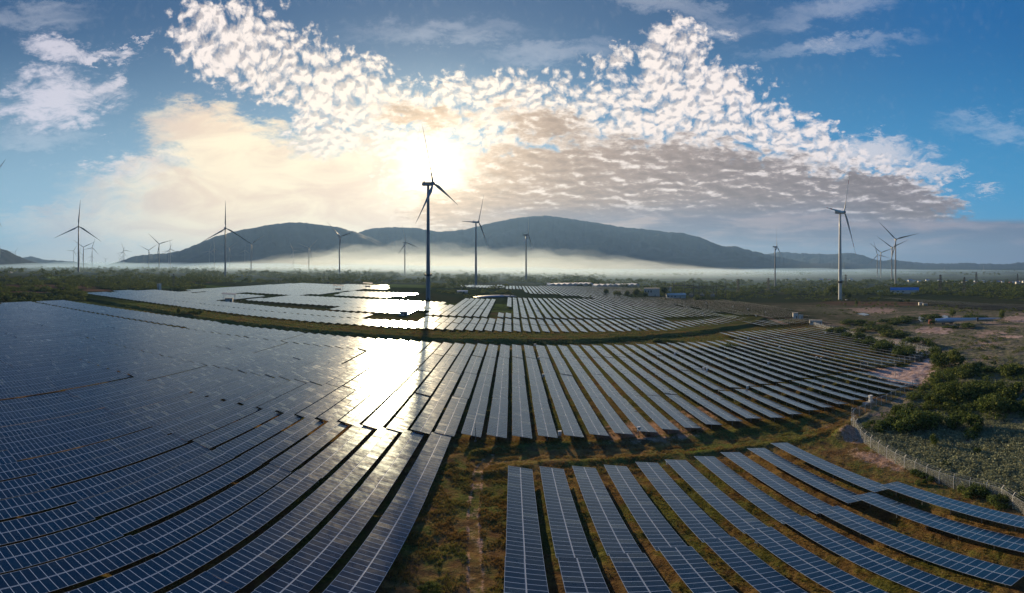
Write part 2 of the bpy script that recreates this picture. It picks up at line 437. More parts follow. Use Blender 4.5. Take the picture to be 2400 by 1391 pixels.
# ------------------------------------------------------------------ materials
def mat(name, col=(0.5, 0.5, 0.5), rough=0.6, metal=0.0, spec=0.5, var=0.0, scale=3.0, bump=0.0):
    m_ = bpy.data.materials.new(name); m_.use_nodes = True
    t = m_.node_tree; q = NG(t); b = t.nodes['Principled BSDF']
    b.inputs['Roughness'].default_value = rough; b.inputs['Metallic'].default_value = metal
    b.inputs['Specular IOR Level'].default_value = spec
    if var > 0:
        n = q.noise(q.node('ShaderNodeTexCoord').outputs['Object'], scale, 5, 0.65)
        c = q.mix(q.ramp(n, 0.3, 0.7), tuple(x * (1 - var) for x in col), tuple(min(1, x * (1 + var)) for x in col))
        q.l.new(c, b.inputs['Base Color'])
        if bump:
            bn = q.node('ShaderNodeBump'); bn.inputs['Strength'].default_value = bump; q.l.new(n, bn.inputs['Height']); q.l.new(bn.outputs[0], b.inputs['Normal'])
    else: b.inputs['Base Color'].default_value = (*col, 1)
    return m_

def make_panel_mat():
    m_ = bpy.data.materials.new("solar_glass"); m_.use_nodes = True
    t = m_.node_tree; q = NG(t); b = t.nodes['Principled BSDF']
    uv = q.node('ShaderNodeUVMap').outputs[0]
    u, v, _ = q.sep(uv)
    rnd = q.node('ShaderNodeObjectInfo').outputs['Random']
    cell = q.vec(q.m('FLOOR', u), q.m('FLOOR', v), q.mul(rnd, 57.0))
    wn = q.white(cell, 1); w1, w2, w3 = q.sep(wn)
    fu = q.m('ABSOLUTE', q.sub(q.m('FRACT', u), 0.5)); fv = q.m('ABSOLUTE', q.sub(q.m('FRACT', v), 0.5))
    frame = q.m('MAXIMUM', q.m('GREATER_THAN', fu, 0.470), q.m('GREATER_THAN', fv, 0.486))
    cu = q.m('ABSOLUTE', q.sub(q.m('FRACT', q.mul(u, 6.0)), 0.5)); cv = q.m('ABSOLUTE', q.sub(q.m('FRACT', q.mul(v, 12.0)), 0.5))
    grid = q.m('MAXIMUM', q.m('GREATER_THAN', cu, 0.47), q.m('GREATER_THAN', cv, 0.475))
    pos = q.node('ShaderNodeNewGeometry').outputs['Position']
    dust = q.noise(pos, 0.9, 5, 0.7)
    celln = q.mix(q.add(q.mul(w1, .5), q.mul(rnd, .5)), (0.0008, 0.006, 0.018), (0.0018, 0.018, 0.044))
    colr = q.mix(q.mul(grid, 0.22), celln, (0.10, 0.13, 0.17))
    colr = q.mix(q.mul(q.ramp(dust, 0.35, 0.85), 0.05), colr, (0.20, 0.19, 0.18))
    colr = q.mix(frame, colr, (0.44, 0.54, 0.66))
    q.l.new(colr, b.inputs['Base Color'])
    odd = q.m('GREATER_THAN', w2, 0.93)          # an odd module sits cleaner or set at another angle
    b.inputs['Specular IOR Level'].default_value = 0.0
    b.inputs['Roughness'].default_value = 0.6
    nrm = q.node('ShaderNodeNewGeometry').outputs['Normal']
    tilt = q.vm('SCALE', q.vm('SUBTRACT', wn, (0.5, 0.5, 0.5)), q.add(0.018, q.mul(odd, 0.06)))
    N_ = q.vm('NORMALIZE', q.vm('ADD', nrm, tilt))
    q.l.new(N_, b.inputs['Normal'])
    gl = q.node('ShaderNodeBsdfAnisotropic', distribution='BECKMANN'); q.l.new(N_, gl.inputs['Normal'])
    gl.inputs['Color'].default_value = (0.72, 0.90, 1.0, 1)
    q.l.new(q.add(0.245, q.mul(w3, 0.05), q.mul(q.ramp(dust, 0.3, 0.8), 0.07), q.mul(odd, -0.05)), gl.inputs['Roughness'])
    gw = q.node('ShaderNodeBsdfAnisotropic', distribution='BECKMANN'); q.l.new(N_, gw.inputs['Normal'])      # dusty film: a wider, weaker lobe
    gw.inputs['Color'].default_value = (0.95, 0.93, 0.90, 1); gw.inputs['Roughness'].default_value = 0.42
    gm = q.node('ShaderNodeMixShader'); q.l.new(q.add(0.08, q.mul(q.ramp(dust, 0.3, 0.8), 0.18)), gm.inputs[0]); q.l.new(gl.outputs[0], gm.inputs[1]); q.l.new(gw.outputs[0], gm.inputs[2])
    fr = q.node('ShaderNodeFresnel'); fr.inputs['IOR'].default_value = 1.55; q.l.new(N_, fr.inputs['Normal'])
    fac = q.mul(q.m('MINIMUM', q.mul(fr.outputs[0], 1.25), 1.0), q.m('SUBTRACT', 1.0, q.mul(frame, 0.75)))
    mx = q.node('ShaderNodeMixShader'); q.l.new(fac, mx.inputs[0]); q.l.new(b.outputs[0], mx.inputs[1]); q.l.new(gm.outputs[0], mx.inputs[2])
    q.l.new(mx.outputs[0], t.nodes['Material Output'].inputs['Surface'])
    return m_
M_PANEL = make_panel_mat()
M_ALU = mat("aluminium_rail", (0.34, 0.38, 0.44), 0.5, 0.3)
M_STEEL = mat("galvanised_steel", (0.30, 0.31, 0.32), 0.5, 0.6, var=0.2)
M_BACKLIT = mat("backlit_turbine_paint", (0.30, 0.31, 0.33), 0.42, var=0.06, scale=0.15)  # turbine paint, darkened in the colour itself to stand in for backlighting
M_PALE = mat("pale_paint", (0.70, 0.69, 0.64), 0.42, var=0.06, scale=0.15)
M_WHITE2 = mat("off_white_plaster", (0.62, 0.60, 0.56), 0.75, var=0.12, scale=0.8)
M_DARK = mat("dark_grey_metal", (0.06, 0.065, 0.07), 0.5)
M_RED = mat("red_paint", (0.45, 0.05, 0.03), 0.45)
M_CONC = mat("concrete", (0.38, 0.36, 0.33), 0.85, var=0.2, scale=0.7)
M_BARK = mat("bark", (0.09, 0.06, 0.04), 0.9, var=0.3, scale=4)
M_BLUE = mat("blue_roof_sheet", (0.03, 0.19, 0.50), 0.5, var=0.1)
M_BOX = mat("white_enamel_box", (0.78, 0.76, 0.72), 0.5, var=0.08)

def leaf_mat(name, a, b_, c_):
    m_ = bpy.data.materials.new(name); m_.use_nodes = True
    t = m_.node_tree; q = NG(t); b = t.nodes['Principled BSDF']
    at = q.node('ShaderNodeAttribute', attribute_name='tint').outputs['Fac']
    rnd = q.node('ShaderNodeObjectInfo').outputs['Random']
    x = q.m('FRACT', q.add(at, 0.0))
    colr = q.mix(q.ramp(x, 0.0, 0.55), a, b_)
    colr = q.mix(q.ramp(x, 0.6, 1.0), colr, c_)
    colr = q.mix(q.mul(rnd, 0.35), colr, q.mix(1.0, colr, (1.5, 1.15, 0.6), 'MULTIPLY'))
    q.l.new(colr, b.inputs['Base Color']); b.inputs['Roughness'].default_value = 0.75
    b.inputs['Specular IOR Level'].default_value = 0.06
    tr = q.node('ShaderNodeBsdfTranslucent'); q.l.new(colr, tr.inputs[0])
    mx = q.node('ShaderNodeMixShader'); mx.inputs[0].default_value = 0.28
    q.l.new(b.outputs[0], mx.inputs[1]); q.l.new(tr.outputs[0], mx.inputs[2])
    q.l.new(mx.outputs[0], t.nodes['Material Output'].inputs['Surface'])
    return m_
M_LEAF = leaf_mat("green_leaves", (0.028, 0.054, 0.018), (0.090, 0.130, 0.038), (0.24, 0.27, 0.085))
M_SCRUB = leaf_mat("silver_green_leaves", (0.10, 0.13, 0.085), (0.28, 0.32, 0.22), (0.50, 0.51, 0.38))
M_GRASS = leaf_mat("dry_grass_blades", (0.13, 0.072, 0.036), (0.26, 0.175, 0.065), (0.17, 0.20, 0.05))

def ground_mat():
    m_ = bpy.data.materials.new("earth_and_grass"); m_.use_nodes = True
    t = m_.node_tree; q = NG(t); b = t.nodes['Principled BSDF']
    pos = q.node('ShaderNodeNewGeometry').outputs['Position']
    A = lambda n: q.node('ShaderNodeAttribute', attribute_name=n).outputs['Fac']
    soil, green, sand, far, waste = A('soil'), A('green'), A('sand'), A('far'), A('waste')
    n0 = q.noise(pos, 0.055, 5, 0.6); n1 = q.noise(pos, 0.35, 5, 0.65); n2 = q.noise(pos, 2.1, 5, 0.7)
    n3 = q.noise(pos, 0.006, 6, 0.62)
    dry = q.mix(q.ramp(n1, 0.32, 0.68), (0.115, 0.070, 0.036), (0.27, 0.175, 0.066))
    grs = q.mix(q.ramp(n2, 0.3, 0.7), (0.050, 0.064, 0.020), (0.160, 0.160, 0.044))
    c = q.mix(q.ramp(q.add(n0, q.mul(q.sub(n1, .5), .8), q.mul(green, 0.40)), 0.46, 0.68), dry, grs)
    c = q.mix(q.mul(q.ramp(n2, 0.55, 0.78), 0.5), c, (0.30, 0.22, 0.095))
    lush = q.ramp(q.add(green, q.mul(q.sub(n1, .5), .9)), 0.75, 1.0)
    c = q.mix(lush, c, (0.085, 0.16, 0.022))
    bare = q.mix(q.ramp(n2, 0.25, 0.75), (0.27, 0.16, 0.11), (0.56, 0.37, 0.27))
    c = q.mix(q.ramp(q.add(soil, q.mul(q.sub(n1, .5), 1.1), q.mul(q.sub(n2, .5), .4)), 0.42, 0.66), c, bare)
    pale = q.mix(q.ramp(n1, 0.3, 0.7), (0.34, 0.22, 0.175), (0.66, 0.49, 0.42))
    c = q.mix(q.ramp(q.add(sand, q.mul(q.sub(n1, .5), 1.0), q.mul(q.sub(n2, .5), .3)), 0.42, 0.62), c, pale)
    wc = q.mix(q.ramp(n1, 0.35, 0.65), (0.095, 0.105, 0.062), (0.25, 0.215, 0.155))
    wc = q.mix(q.ramp(q.add(n0, q.mul(q.sub(n2, .5), .5)), 0.52, 0.66), wc, (0.42, 0.30, 0.24))
    c = q.mix(q.m('MULTIPLY', waste, q.sub(1.0, q.ramp(q.add(sand, q.mul(q.sub(n1, .5), 1.0)), 0.42, 0.62))), c, wc)
    # far farmland: fields and scrub
    px_, py_, pz_ = q.sep(pos)
    fld = q.voro(q.vec(q.mul(px_, 0.004), q.mul(py_, 0.010), 0.0), 1.0, feature='F1', out='Color')
    f1, f2, f3 = q.sep(fld)
    fc = q.mix(f1, (0.020, 0.034, 0.014), (0.046, 0.044, 0.026))
    fc = q.mix(q.m('GREATER_THAN', f2, 0.80), fc, (0.075, 0.11, 0.030))
    fc = q.mix(q.mul(q.ramp(q.add(n3, q.mul(q.sub(n0, .5), .5)), 0.44, 0.56), 0.85), fc, (0.020, 0.034, 0.015))
    c = q.mix(far, c, fc)
    c = q.mix(q.mul(far, q.ramp(soil, 0.5, 0.9)), c, q.mix(f1, (0.16, 0.095, 0.065), (0.10, 0.065, 0.045)))
    c = q.mix(q.mul(far, q.ramp(green, 0.6, 0.9)), c, (0.17, 0.22, 0.05))
    q.l.new(c, b.inputs['Base Color']); b.inputs['Roughness'].default_value = 1.0
    b.inputs['Specular IOR Level'].default_value = 0.0
    bn = q.node('ShaderNodeBump'); bn.inputs['Strength'].default_value = 0.9; bn.inputs['Distance'].default_value = 0.5
    q.l.new(q.add(q.mul(n2, 0.6), n1), bn.inputs['Height']); q.l.new(bn.outputs[0], b.inputs['Normal'])
    return m_
M_GROUND = ground_mat()

# ------------------------------------------------------------------ ground: one sheet to the horizon
def build_ground():
    azs = np.concatenate([np.linspace(-180, -80, 40, endpoint=False), np.linspace(-80, -66.5, 30, endpoint=False), np.linspace(-66.5, 66.5, 760), np.linspace(67, 80, 30), np.linspace(82, 178, 40)])
    azr = np.radians(azs)
    rs = [0.0, 6.0]; r = 12.0
    while r < 60000:
        rs.append(r); r *= 1.0105 if r < 480 else (1.025 if r < 4000 else 1.08)
    rs = np.array(rs + [60000.0])
    Rg, Ag = np.meshgrid(rs, azr, indexing='ij')
    x = (Rg * np.sin(Ag)).ravel(); y = (Rg * np.cos(Ag)).ravel()
    z = height(x, y)
    nr, na = Rg.shape
    i = np.arange(nr - 1)[:, None] * na; j = np.arange(na)[None, :]; j2 = (j + 1) % na
    Fq = np.stack([i + j, i + na + j, i + na + j2, i + j2], -1).reshape(-1, 4)
    soil = np.zeros(x.shape); green = np.zeros(x.shape); sand = np.zeros(x.shape)
    n = fbm(x / 7.0, y / 7.0, 3, 44)
    # bare earth between the rows near the front of the middle block
    for cx_, cy_, a, bb, k in ((31, 95, 15, 9, .80), (46, 104, 8, 9, .62), (20, 93, 5, 4, .5), (70, 79, 9, 4, .40), (0, 203, 14, 2.2, .5), (96, 90, 10, 2.5, .45), (69, 70, 6, 5, .75), (62, 58, 4, 12, .60)):
        soil = np.maximum(soil, k * np.exp(-(((x - cx_) / a) ** 2 + ((y - cy_) / bb) ** 2)) * 1.2)
    d, _ = polydist(x, y, ROADN); soil = np.maximum(soil, 0.30 * np.exp(-((d - 1.2) / 0.8) ** 2)); green = np.maximum(green, 0.30 * np.exp(-((d - 5) / 2.5) ** 2))
    d, _ = polydist(x, y, TRACK); soil = np.maximum(soil, 0.56 * np.exp(-((d - .75) / 0.50) ** 2)); soil = np.maximum(soil, 0.42 * np.exp(-(d / 1.6) ** 2))
    d, _ = polydist(x, y, BERM); soil = np.maximum(soil, 0.35 * np.exp(-((d - 5) / 1.5) ** 2)); green = np.maximum(green, 0.25 * np.exp(-((d - 10) / 4) ** 2))
    green = np.maximum(green, 0.36 * sstep(y, 92, 105)); d, _ = polydist(x, y, BERM); green = np.maximum(green, 0.42 * sstep(-d, -26, -14))
    for cx_, cy_, a, bb in ((36, 80.5, 7, 2.2), (-3, 60, 2, 14), (14, 60, 40, 12)):
        green = np.maximum(green, (0.95 if cx_ == 36 else 0.35) * np.exp(-(((x - cx_) / a) ** 2 + ((y - cy_) / bb) ** 2)))
    d, _ = polydist(x, y, FENCE_A); soil = np.maximum(soil, 0.36 * np.exp(-((d - 2.5) / 2.0) ** 2))
    dd, _ = polydist(x, y, SAND + SAND[:1]); sand = np.where(inpoly(x, y, SAND), 0.45 + 0.30 * sstep(dd, 0, 6), 0.45 - 0.45 * sstep(dd, 0, 4)) * (0.75 + 0.5 * fbm(x / 5.0, y / 3.0, 4, 71))
    d, _ = polydist(x, y, DIRT); sand = np.maximum(sand, 0.8 * np.exp(-(d / 3.2) ** 4))
    for qx, qy, a, bb, k in ((2190, 775, 60, 9, .95), (2050, 727, 70, 8, .9), (2330, 782, 60, 4, .8), (2370, 790, 50, 4, .9), (2250, 762, 40, 3, .7), (2385, 748, 50, 8, .9), (1900, 735, 30, 8, .4), (1965, 707, 40, 5, .4), (1010, 702, 30, 2, .3)):
        X0, Y0 = pix(qx, qy); rr = math.hypot(X0, Y0); sx = a * rr / F_PX; sy = bb * rr * rr / (CAM_H * F_PX) * 1.2
        ux, uy = X0 / rr, Y0 / rr; tx = (x - X0) * uy - (y - Y0) * ux; tr_ = (x - X0) * ux + (y - Y0) * uy
        sand = np.maximum(sand, k * np.exp(-((tx / sx) ** 2 + (tr_ / sy) ** 2)))
    for qx, qy, a, bb, k, arr in ((155, 651, 55, 3, 1.3, green), (2380, 690, 50, 4, .9, green), (120, 672, 130, 5, 1.1, soil), (60, 684, 80, 3, 1.0, soil), (230, 681, 50, 4, .9, soil), (2050, 712, 160, 6, 1.0, soil), (470, 662, 60, 2, .9, soil), (700, 662, 90, 2, .8, green)):
        X0, Y0 = pix(qx, qy); rr = math.hypot(X0, Y0); sx = a * rr / F_PX; sy = bb * rr * rr / (CAM_H * F_PX) * 1.3
        ux, uy = X0 / rr, Y0 / rr; tx = (x - X0) * uy - (y - Y0) * ux; tr_ = (x - X0) * ux + (y - Y0) * uy
        np.maximum(arr, k * np.exp(-((tx / sx) ** 4 + (tr_ / sy) ** 2)), out=arr)
    rr = np.hypot(x, y)
    far = sstep(rr, 240, 430) * .95 * (1 - .7 * sstep(x, 230, 300) * sstep(-rr, -560, -420))
    fx = np.where(y < 92, np.interp(y, [p[1] for p in FENCE_A], [p[0] for p in FENCE_A]), np.where(y < 116, 150, np.where(y < 250, 150 + (y - 116) * .32, 205)))
    waste = sstep(x - fx, 0.5, 3.0)
    far = np.maximum(far, sstep(-x, 250, 330) * sstep(rr, 360, 420))
    me = mesh_np("ground", np.stack([x, y, z], 1), Fq, [M_GROUND], attrs=dict(soil=soil, green=green, sand=sand, far=far, waste=waste), smooth=True)
    return tag(ob("ground", me), kind='structure')
build_ground()

# ------------------------------------------------------------------ solar tables
TILT = R(10)
def table_parts(n):
    """meshes of one tilted table: two rows of n upright modules on steel posts, low edge on +x"""
    ct, st = math.cos(TILT), math.sin(TILT); L = n * 1.007; h = L / 2
    zc = 1.6
    def P(u, y, w): return (u * ct + w * st, y, zc - u * st + w * ct)
    def slab(u0, u1, row):
        b = MB(); t0, t1 = 0.0, 0.045
        c = [P(u0, -h, t1), P(u1, -h, t1), P(u1, h, t1), P(u0, h, t1)]
        d = [P(u0, -h, t0), P(u1, -h, t0), P(u1, h, t0), P(u0, h, t0)]
        b.quad(c, 0, [(0, row), (0, row + 1), (n, row + 1), (n, row)])
        b.quad(d[::-1], 2)
        for i in range(4): b.quad([d[i], d[(i + 1) % 4], c[(i + 1) % 4], c[i]], 1)
        return b
    A = slab(-2.06, -0.045, 0); B = slab(0.045, 2.06, 1)
    rail = MB()
    p = [P(-0.045, -h, .012), P(0.045, -h, .012), P(0.045, h, .012), P(-0.045, h, .012)]
    rail.quad(p, 0); q_ = [P(-0.045, -h, -.03), P(0.045, -h, -.03), P(0.045, h, -.03), P(-0.045, h, -.03)]
    rail.quad(q_[::-1], 0)
    for i in range(4): rail.quad([q_[i], q_[(i + 1) % 4], p[(i + 1) % 4], p[i]], 0)
    fr = MB(); legs = []
    for u in (-1.3, 1.3):
        a, b_ = P(u, -h + .1, -.06), P(u, h - .1, -.06)
        fr.tube(a, b_, 0.045, n=4)
    k = 6; ys = [-h + 1.6 + i * (L - 3.2) / (k - 1) for i in range(k)]
    for y in ys:
        fr.tube(P(-1.7, y, -.13), P(1.7, y, -.13), 0.045, n=4)
        lb = MB(); lb.box((0, y, 0.62), (0.12, 0.12, 1.66)); legs.append(lb)
    return A, B, rail, fr, legs
TEMPL = {}
def templ(n):
    if n not in TEMPL:
        A, B, rail, fr, legs = table_parts(n)
        mats = [M_PANEL, M_ALU, M_STEEL]
        d = dict(a=A.mesh('module_row', mats), b=B.mesh('module_row', mats), rail=rail.mesh('centre_rail', [M_ALU]),
                 frame=fr.mesh('support_frame', [M_STEEL]), legs=[l.mesh('leg', [M_STEEL]) for l in legs])
        al = MB()
        for src, mo in ((A, None), (B, None), (rail, 1), (fr, 2), *[(l, 2) for l in legs]):
            k = len(al.v); al.v += src.v; al.f += [tuple(i + k for i in f) for f in src.f]; al.uv += src.uv
            al.mi += [m_ if mo is None else mo for m_ in src.mi]
        d['all'] = al.mesh('solar_table', mats)
        # light version for the merged far arrays
        lo = MB()
        for src, mo in ((A, None), (B, None), (rail, 1)):
            k = len(lo.v); lo.v += src.v; lo.f += [tuple(i + k for i in f) for f in src.f]; lo.uv += src.uv
            lo.mi += [m_ if mo is None else mo for m_ in src.mi]
        for i in (0, 2, 3, 5):
            src = legs[i]; k = len(lo.v); lo.v += src.v; lo.f += [tuple(j + k for j in f) for f in src.f]; lo.uv += src.uv; lo.mi += [2] * len(src.f)
        d['lo'] = lo
        TEMPL[n] = d
    return TEMPL[n]

def project(x, y, z):
    """photo pixel of a world point"""
    r = math.hypot(x, y)
    return CX + F_PX * math.atan2(x, y), CY - F_PX * math.atan2(z - CAM_H, r)

tables = []       # (block, column, row, siteX, yc, n)
def addt(block, col, row, X, y0, n):
    yc = y0 + n / 2
    ok = False
    for yy in (y0, yc, y0 + n):
        for xx in (X - 1.9, X + 1.9):
            px_, py_ = project(*site(xx, yy, 1.6))
            if -30 < px_ < 2430 and py_ < 1440: ok = True
    if ok: tables.append([block, col, row, X, yc, n])

# block to the right of the dirt track, in front
for i in range(10):
    X = 2.05 + 5.47 * i
    addt('N', i, 0, X + (0.0 if i < 8 else 1.4), 18.4 - 0.12 * max(0, i - 6), 28)
    addt('N', i, 1, X, 47.05 - 0.13 * i, 28)
# left field, nearest strip
for k in range(40):
    X = -13.6 - 5.55 * k - (1.7 if k > 15 else 0)
    for rrow, (y0, n) in enumerate(((3.4, 30), (33.7, 30), (64.0, 26))):
        qk = 0.35 * (rrow - 1) if k > 4 else 0
        addt('L', k, rrow, X - qk, y0, n)
# middle block and the left field behind its nearest strip (one grid)
for i in range(-62, 22):
    X = 2.9 + 5.27 * i
    for rrow, y0 in enumerate((90.6, 118.9, 147.2, 176.2)):
        if i < -2 and rrow == 0: y0 -= 0.35
        if rrow == 3 and X < -158: y0 += 3.6
        if rrow == 0 and i > 10: y0 -= 2.2
        if X < -318 - (y0 + 14 - 144) * .36: continue
        xs = 0.0
        if rrow == 0 and (abs(X + 97) < 2.7 or abs(X + 166) < 2.7): xs = -1.0
        if rrow == 2 and (abs(X + 95) < 2.7 or abs(X + 62) < 2.7): xs = -1.0
        if rrow == 3 and abs(X + 104) < 2.7: xs = -0.9
        addt('M' if i >= -2 else 'L', (i + 2) if i >= -2 else (-3 - i), rrow if i >= -2 else rrow + 3, X + xs, y0, 28)
URP = [(116, 108), (157, 112), (168, 142), (176, 170), (187, 220), (215, 260), (227, 284), (160, 284), (153, 234), (116, 234)]
for i in range(22, 44):
    X = 2.9 + 5.27 * i
    for rrow, y0 in enumerate((116.0, 144.3, 173.2, 203.0 if X < 153 else 201.6, 230.2, 251.0)):
        if rrow == 4 or (X < 153 and rrow > 3): continue
        if inpoly(X, y0 + 14, URP): addt('M', i + 2, rrow + 1, X, y0, 28)
# block beyond the grass bank: regions read off the photograph, each table stands on the site plane
FP = [
    [(205, 688), (240, 684), (300, 681), (400, 681), (437, 686), (562, 687), (620, 694), (478, 707), (545, 713), (640, 713), (760, 722), (890, 737), (935, 745), (1000, 744), (1010, 775), (960, 770), (870, 765), (700, 753), (560, 739), (400, 717)],
    [(420, 681), (512, 676), (617, 669), (700, 664.5), (775, 666), (867, 669), (905, 667.5), (907, 679), (867, 677), (837, 680), (780, 686), (732, 691), (660, 691), (575, 687.5), (512, 684.5), (455, 685)],
    [(682, 692.5), (575, 704), (650, 711), (775, 721), (875, 731), (937, 735), (962, 732), (1010, 725), (1010, 706), (950, 704), (850, 700), (775, 696)],
    [(790, 690), (825, 682), (900, 684), (982, 687), (975, 691), (900, 697), (855, 694), (782, 691)],
    [(1000, 707), (1038, 710), (1067, 715), (1090, 700), (1163, 703), (1147, 741), (1162, 743), (1167, 732), (1198, 734), (1198, 718), (1188, 717), (1190, 699), (1400, 701), (1500, 706), (1620, 722), (1700, 731), (1752, 747), (1712, 758), (1617, 767), (1600, 770), (1570, 777), (1500, 781), (1003, 781), (1000, 745)],
    [(1330, 690), (1480, 696), (1600, 699), (1740, 707), (1830, 721), (1890, 739), (1870, 745), (1770, 742), (1700, 734), (1620, 719), (1500, 709), (1400, 700), (1370, 697)],
    [(1068, 669), (1182, 669), (1184, 675), (1068, 673)],
    [(1188, 671), (1300, 671), (1420, 672), (1500, 677), (1515, 685), (1440, 695), (1370, 696), (1300, 690), (1235, 687), (1222, 678), (1188, 678)],
    [(2045, 697), (2183, 691), (2300, 698), (2400, 705), (2450, 730), (2280, 726), (2200, 715), (2150, 706)],
]
def front(X): return float(np.interp(X, [-400, -382, -249, -174, -126, -60, 40, 93, 105, 146, 171], [276, 272, 260, 250, 247, 248, 249.5, 250, 258, 274, 292]))
for i in range(-75, 33):
    X = 3.7 + 5.45 * i
    y0 = front(X)
    px_, py_ = project(*site(X, y0 + 14, 1.6))
    if any(inpoly(px_, py_, FP[j]) for j in (0, 4)): addt('F', i + 75, 0, X, y0, 28)
    px_, py_ = project(*site(X, y0 + 45, 1.6))
    if -380 < X < 100 and not (-95 < X < -58) and any(inpoly(px_, py_, FP[j]) for j in (0, 4)): addt('F', i + 75, 1, X, y0 + 30.5, 28)
for j, P_ in enumerate(FP):
    pitch = 5.78 if j != 8 else 6.4
    for i in range(-95, 190):
        X = 3.9 + pitch * i
        for rrow in range(1, 34):
            y0 = (150.0 if j == 8 else (317.5 if X < 100 and X > -380 else 290.0)) + 28.8 * (rrow - 1)
            if y0 < front(X) + 30 and j in (0, 4): continue
            yc = y0 + 14
            if math.hypot(X, yc) > 1050: continue
            px_, py_ = project(*site(X, yc, 1.6))
            if inpoly(px_, py_, P_) and not any(t_[0] == 'F' and abs(t_[3] - X) < 4 and abs(t_[4] - yc) < 20 for t_ in tables[-60:]):
                addt('F' if j < 5 else 'G', i + 95, rrow + 1, X, y0, 28)

def weight(t_):
    X, Y, n = t_[3], t_[4], t_[5]
    x, y, z = site(X, Y, 1.6); v = Vector((x, y, z - CAM_H)); r = v.length
    nn = Vector((math.sin(TILT), 0, math.cos(TILT)))
    return max(0.02, -(v / r).dot(nn)) * n * 4 / r ** 2
order = sorted(range(len(tables)), key=lambda i: -weight(tables[i]))
single = set(order[:298]); parted = set(order[:120])
print('tables', len(tables))
def label_of(b, c, r):
    if b == 'N': return 'deep blue solar table, %s row right of dirt track, %s half of foreground block' % (ordw(c), 'near' if r == 0 else 'far'), 'solar tables of the right foreground block'
    if b == 'L': return 'blue solar table, %s row left of dirt track, %s from the camera' % (ordw(c), ordw(r)), 'solar tables of the wide left field'
    if b == 'M': return 'grey blue solar table, %s row rightwards in middle block, %s from near edge' % (ordw(c), ordw(r)), 'solar tables of the middle block'
    return 'distant solar table beyond grass bank, %s row rightwards, %s strip back' % (ordw(c % 78), ordw(min(r, 20))), 'solar tables beyond the grass bank'
stuffV, stuffF, stuffUV, stuffMI, base = [], {}, [], [], 0
protos = {}
col_link = C.objects.link
far_parts = []
for idx, t_ in enumerate(tables):
    b, c, r, X, Y, n = t_
    jr = np.random.default_rng(1000 + idx).normal(size=5)
    x, y, z = site(X + jr[0] * .07, Y, 0.0 + jr[1] * .06 + (0.55 if b == 'N' and r == 0 else 0.0))
    rot = (jr[2] * R(0.10), ROLL + jr[3] * R(0.35), jr[4] * R(0.05))
    T = templ(n)
    if idx in single:
        lab, grp = label_of(b, c, r)
        if idx in parted:
            if n not in protos:
                root = bpy.data.objects.new('solar_table', None); root.empty_display_size = 1
                col_link(root); ch = []
                for nm, me in [('module_row', T['a']), ('module_row', T['b']), ('centre_rail', T['rail']), ('support_frame', T['frame'])] + [('leg', l) for l in T['legs']]:
                    o = bpy.data.objects.new(nm, me); col_link(o); o.parent = root; ch.append(o)
                protos[n] = (root, ch); o = root
            else:
                src, ch = protos[n]
                o = src.copy(); col_link(o)
                for c_ in ch:
                    d = c_.copy(); col_link(d); d.parent = o
        else:
            o = bpy.data.objects.new('solar_table', T['all']); col_link(o)
        o.location = (x, y, z); o.rotation_euler = rot
        tag(o, lab, 'solar table', grp)
    else:
        lo = T['lo']
        if 'np' not in T:
            T['np'] = (np.array(lo.v, float), np.array(lo.f), np.array(lo.uv, float), np.array(lo.mi))
        Vn, Fn, Un, Mn = T['np']
        Mx = np.array(Euler(rot).to_matrix())
        stuffV.append(Vn @ Mx.T + np.array((x, y, z))); far_parts.append(Fn + base); base += len(Vn)
        U2 = Un.copy(); U2[:, 0] += 40.0 * (idx % 400); U2[:, 1] += 2.0 * (idx // 400); stuffUV.append(U2); stuffMI.append(Mn)
if stuffV:
    me = mesh_np('solar_tables', np.concatenate(stuffV), [np.concatenate(far_parts)], [M_PANEL, M_ALU, M_STEEL], uv=np.concatenate(stuffUV), mi=np.concatenate(stuffMI))
    tag(ob('solar_field', me), 'far rows of pale solar tables merging into one sheet beyond the countable ones', 'solar field', kind='stuff')

